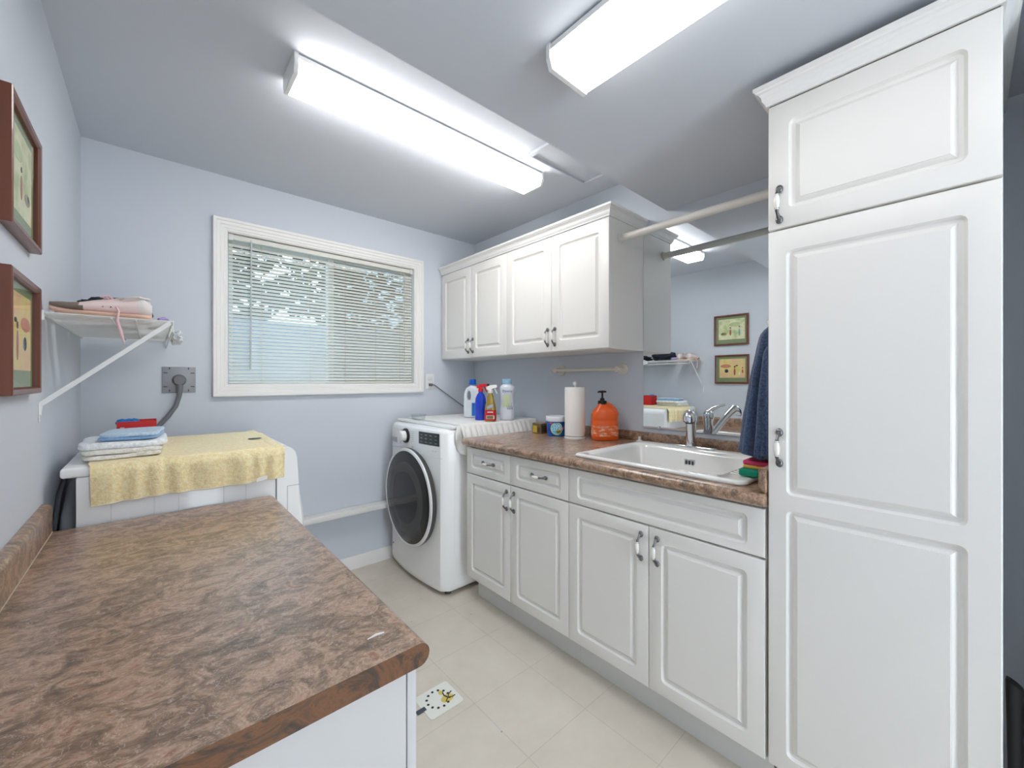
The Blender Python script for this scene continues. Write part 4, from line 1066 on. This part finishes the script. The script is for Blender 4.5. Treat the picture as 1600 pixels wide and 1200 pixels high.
# oxygen powder tub
cT = (1.795, 1.618)
t = thing('powder_tub', (cT[0], cT[1], z), 'blue cleaning powder tub with white lid beside the paper towels', 'tub')
mb = MB(); R0, R1 = .054, .059
mb.lathe([(R0-.003, 0), (R0, .003), (R1, .092)], (cT[0], cT[1], z), seg=40); 
M_tub = mat('deep_blue_tub', (14, 84, 176), .3, coat=.3); ramp_on(M_tub, 12, [(.35, (10, 60, 160)), (.6, (24, 120, 200)), (.75, (60, 160, 220))], detail=2)
mb.build('tub_body', M_tub, t)
mb = MB(); mb.lathe([(.061, .086), (.0625, .090), (.0625, .112), (.060, .116), (.054, .1165), (.052, .1145), (.001, .1145)], (cT[0], cT[1], z), seg=40); mb.build('lid', M_bw, t)
ang = math.atan2(-cT[1], -cT[0])
mb = MB()
def disc_on(mb, ua, za, rr, col, lift):
    mb.grid(lambda u, v: cyl_map(cT[0], cT[1], .057, ang+.12, z)(ua+math.cos(2*PI*u)*rr*v, za+math.sin(2*PI*u)*rr*v, lift), 28, 4)
disc_on(mb, -.004, .046, .036, 0, .0008); mb.mi = 1; disc_on(mb, -.004, .046, .031, 0, .0016); mb.mi = 2; disc_on(mb, .006, .032, .014, 0, .0022)
mb.mi = 3; mb.grid(lambda u, v: cyl_map(cT[0], cT[1], .057, ang+.12, z)(-.046+u*.016, .074+v*.012, .001), 3, 1)
mb.mi = 4; mb.grid(lambda u, v: cyl_map(cT[0], cT[1], .057, ang+.12, z)(.020+u*.034, .030+v*.012+u*.024, .0018), 5, 1)
mb.build('label_art', [mat('lime_yellow_print', (226, 226, 90), .5), mat('cyan_print', (90, 196, 226), .5), mat('olive_print', (130, 130, 40), .5), mat('orange_print', (226, 80, 40), .5), mat('magenta_print', (206, 110, 190), .5)], t)
mb = MB(); add_text(mb, 'OXI', .026, cyl_map(cT[0], cT[1], .0575, ang+.12, z+.060)); add_text(mb, 'CLEAN', .022, cyl_map(cT[0], cT[1], .0575, ang+.12, z+.042))
for v in mb.bm.verts:
    r = Vector((v.co.x-cT[0], v.co.y-cT[1])); v.co.x += r.x/r.length*.0022; v.co.y += r.y/r.length*.0022
mb.build('lettering', mat('white_ink', (244, 244, 244), .4), t)
# paper towels on holder
cP = (1.786, 1.468)
t = thing('paper_towel_holder', (cP[0], cP[1], z), 'white upright paper towel holder on the worktop', 'holder')
mb = MB(); mb.lathe([(.060, 0), (.061, .004), (.059, .010), (.052, .0125), (.001, .0125)], (cP[0], cP[1], z), seg=40); mb.build('base', M_enam2, t)
mb = MB(); mb.lathe([(.006, .0128), (.006, .298), (.0105, .300), (.012, .308), (.011, .316), (.004, .321), (.001, .321)], (cP[0], cP[1], z), seg=20); mb.build('post', M_enam2, t)
mb = MB(); mb.lathe([(.021, .0145), (.054, .0145), (.0572, .017), (.0572, .285), (.0555, .288), (.021, .288), (.0205, .28), (.0205, .02), (.021, .0145)], (cP[0], cP[1], z), seg=48, cap=False)
o = mb.build('paper_towel_roll', mat('white_paper', (240, 236, 230), .95, bump=(160, .25, .001))); tag(o, 'full roll of white paper towels on its upright holder', 'paper towels')
# orange hand cleaner
cO = (1.862, 1.321)
t = thing('hand_cleaner_bottle', (cO[0], cO[1], z), 'large orange pump bottle of hand cleaner beside the sink', 'bottle')
M_or = mat('orange_plastic', (240, 96, 16), .35, coat=.25)
mb = MB(); mb.loft(bottle_rings(cO[0], cO[1], [(.062, .040, z), (.068, .046, z+.006), (.069, .047, z+.03), (.068, .046, z+.10), (.0665, .045, z+.103), (.068, .046, z+.106), (.068, .046, z+.130), (.060, .042, z+.152), (.036, .032, z+.172, -.006), (.022, .022, z+.184, -.012), (.020, .020, z+.192, -.012)], va, e=.62))
def LO(u, d, zz): return (cO[0]+u*math.cos(va)-d*math.sin(va), cO[1]+u*math.sin(va)+d*math.cos(va), zz)
mb.tube([LO(-.004, 0, z+.176), LO(.014, 0, z+.186), LO(.032, 0, z+.178), LO(.050, 0, z+.158), LO(.062, 0, z+.128)], [.013, .012, .0115, .0125, .016], 12)
mb.build('bottle', M_or, t, angle=60)
mb = MB(); c = LO(-.012, 0, z)
mb.lathe([(.023, .186), (.0235, .203), (.012, .207), (.010, .218), (.0045, .220), (.0045, .246), (.011, .249), (.012, .256), (.002, .258)], c, seg=24)
mb.tube([LO(-.012, 0, z+.251), LO(-.030, 0, z+.252), LO(-.036, 0, z+.247)], [.007, .005, .004], 10); mb.tube([LO(-.012, 0, z+.252), LO(.008, 0, z+.252)], [.007, .004], 10)
mb.build('pump', M_black, t)
mb = MB(); mb.loft(bottle_rings(cO[0], cO[1], [(.0692, .0472, z+.022), (.0696, .0476, z+.035), (.0688, .0468, z+.078)], va, e=.62), cap=False)
def orl():
    m = mat('worn_clear_orange_label', (238, 120, 60), .3)
    ramp_on(m, 40, [(.45, (236, 104, 36)), (.60, (244, 168, 130)), (.72, (250, 226, 214))], detail=4, stretch=(1, 1, 2.5)); return m
mb.build('label', orl(), t, angle=60)
t.scale = (1.05, 1.05, 1.05)

# sponges at the right end of the sink
zs = ZC+.0178
t = thing('green_scrubber', (1.465, .463, zs), 'green scrubbing sponge on the right rim of the sink', 'sponge')
mb = MB(); mb.box((1.428, .434, zs), (1.500, .492, zs+.022), .006, 3); mb.build('pad', mat('green_scrub_fibre', (12, 140, 108), .9, bump=(240, 1, .003)), t)
t = thing('pink_sponge', (1.50, .45, zs+.0225), 'pink sponge with yellow underside lying on the green one', 'sponge')
mb = MB(); mb.box((1.452, .412, zs+.0225), (1.556, .487, zs+.034), .004, 2); o = mb.build('yellow_layer', mat('yellow_foam', (240, 186, 92), .9, bump=(200, .6, .002)), t)
mb = MB(); mb.box((1.452, .412, zs+.0342), (1.556, .487, zs+.048), .004, 2); mb.build('pink_layer', mat('pink_foam', (226, 72, 112), .9, bump=(200, .6, .002)), t)

# ------------------------------------------------------------------ navy garment on a hook
t = thing('coat_hook', (1.52, .386, 1.43), 'white hook on the side of the tall cabinet', 'hook')
mb = MB(); mb.box((1.505, .3815, 1.405), (1.535, .386, 1.465), .002); mb.tube([(1.52, .386, 1.43), (1.52, .410, 1.418), (1.52, .428, 1.425), (1.52, .434, 1.447)], [.006, .005, .005, .006], 10); mb.build('hook_body', M_trim, t)
def garment():
    t = thing('navy_sweater', (1.52, .43, 1.01), 'heathered navy garment hanging from the hook over the sink end', 'clothing')
    def wrap(cx, cy, z0, z1, w0, w1, d0, d1, seed, folds, lean):
        mb = MB(); rings = []; n = 60; m = 34
        for i in range(m+1):
            s = i/m; zz = z1+(z0-z1)*s; ws = w0+(w1-w0)*s**.8; ds = d0+(d1-d0)*s**.7
            if i < 3: ws *= (.5, .8, .95)[i]; ds *= (.4, .75, .95)[i]
            ring = []
            for k in range(n):
                a = 2*PI*k/n
                f = 1+.16*min(1, s*3)*math.sin(a*folds+seed+1.2*math.sin(s*2+seed))+.05*noise.noise(Vector((math.cos(a)*2, math.sin(a)*2, s*5+seed)))
                x = cx+math.cos(a)*ws*f; y = cy+lean*s+math.sin(a)*ds*f
                ring.append((x, max(y, .3845), zz+(.006*math.sin(a*folds+seed) if i == m else 0)))
            rings.append(ring)
        mb.loft(rings); return mb
    wrap(1.525, .420, 1.010, 1.428, .030, .105, .030, .062, 1.0, 7, .028).build('drape', M_navy, t, angle=80)
    wrap(1.455, .405, 1.006, 1.36, .020, .034, .018, .034, 2.4, 5, .016).build('sleeve', M_navy, t, angle=80)
garment()

# ------------------------------------------------------------------ floor card
t = thing('white_card', (.84, 1.365, 0), 'white card with a ring of dark dots on the floor by the foreground worktop', 'card')
mb = MB()
mb.loft([[(p, q, zz) for p, q in rrect(.764, .911, 1.300, 1.436, .012, 5)] for zz in (.0006, .0022)]); mb.build('card', mat('ivory_card', (238, 238, 228), .5), t)
mb = MB(); cxx, cyy = .836, 1.372
for k in range(12):
    a = 2*PI*k/12; mb.lathe([(.0052, 0), (.0052, .0004)], (cxx+math.cos(a)*.044, cyy+math.sin(a)*.044, .0023), seg=12)
mb.build('dots', M_black, t)
mb = MB(); mb.lathe([(.024, 0), (.024, .0003)], (.866, 1.352, .00225), seg=20, sx=1.1, sy=.8); mb.lathe([(.012, 0), (.012, .0003)], (.86, 1.392, .00225), seg=16, sx=.8); mb.build('yellow_spot', mat('mustard_print', (224, 200, 96), .6), t)
mb = MB()
mb.tube([(.852, 1.340, .003), (.868, 1.352, .003), (.880, 1.366, .003), (.896, 1.372, .003)], .0022, 6); mb.tube([(.870, 1.352, .003), (.884, 1.345, .003), (.897, 1.346, .003)], .002, 6); mb.tube([(.868, 1.354, .003), (.862, 1.372, .003), (.866, 1.388, .003)], .0026, 6)
mb.build('dark_figure', M_dark, t)
mb = MB(); mb.box((.738, 1.355, .0024), (.776, 1.374, .0034)); mb.build('tab', mat('slate_blue_tab', (66, 76, 90), .6), t)

# black narrow thing by the wall right of the tall cabinet
mb = MB()
rings = []
for zz, w_, sl in ((.0005, .0085, 0), (.10, .010, 0), (.35, .013, 0), (.512, .0160, 1), (.520, .0150, 1)):
    ring = []
    for k in range(20):
        a = 2*PI*k/20; x = 1.550+math.cos(a)*w_; y = -.0815+math.sin(a)*w_
        ring.append((x, y, zz + (sl*(.010*math.sin(a))) ))
    rings.append(ring)
mb.loft(rings); o = mb.build('black_handle', M_black, angle=50); tag(o, 'narrow black tapered upright standing right of the tall cabinet', 'handle')

# ------------------------------------------------------------------ groups of repeats
GROUPS = {'sneaker': 'pink sneakers on the wire shelf', 'folded_towel': 'folded towels stacked on the dryer', 'framed_picture': 'framed pictures on the left wall',
          'wall_cabinet': 'white wall cabinets in a row', 'fluorescent_light': 'fluorescent ceiling lights', 'spray_bottle': 'spray bottles on the washing machine',
          'dark_clothes': 'dark clothing on the wire shelf'}
for o in list(C.objects):
    if o.parent is None and o.get('label'):
        g = GROUPS.get(o.name.split('.')[0])
        if g: o['group'] = g
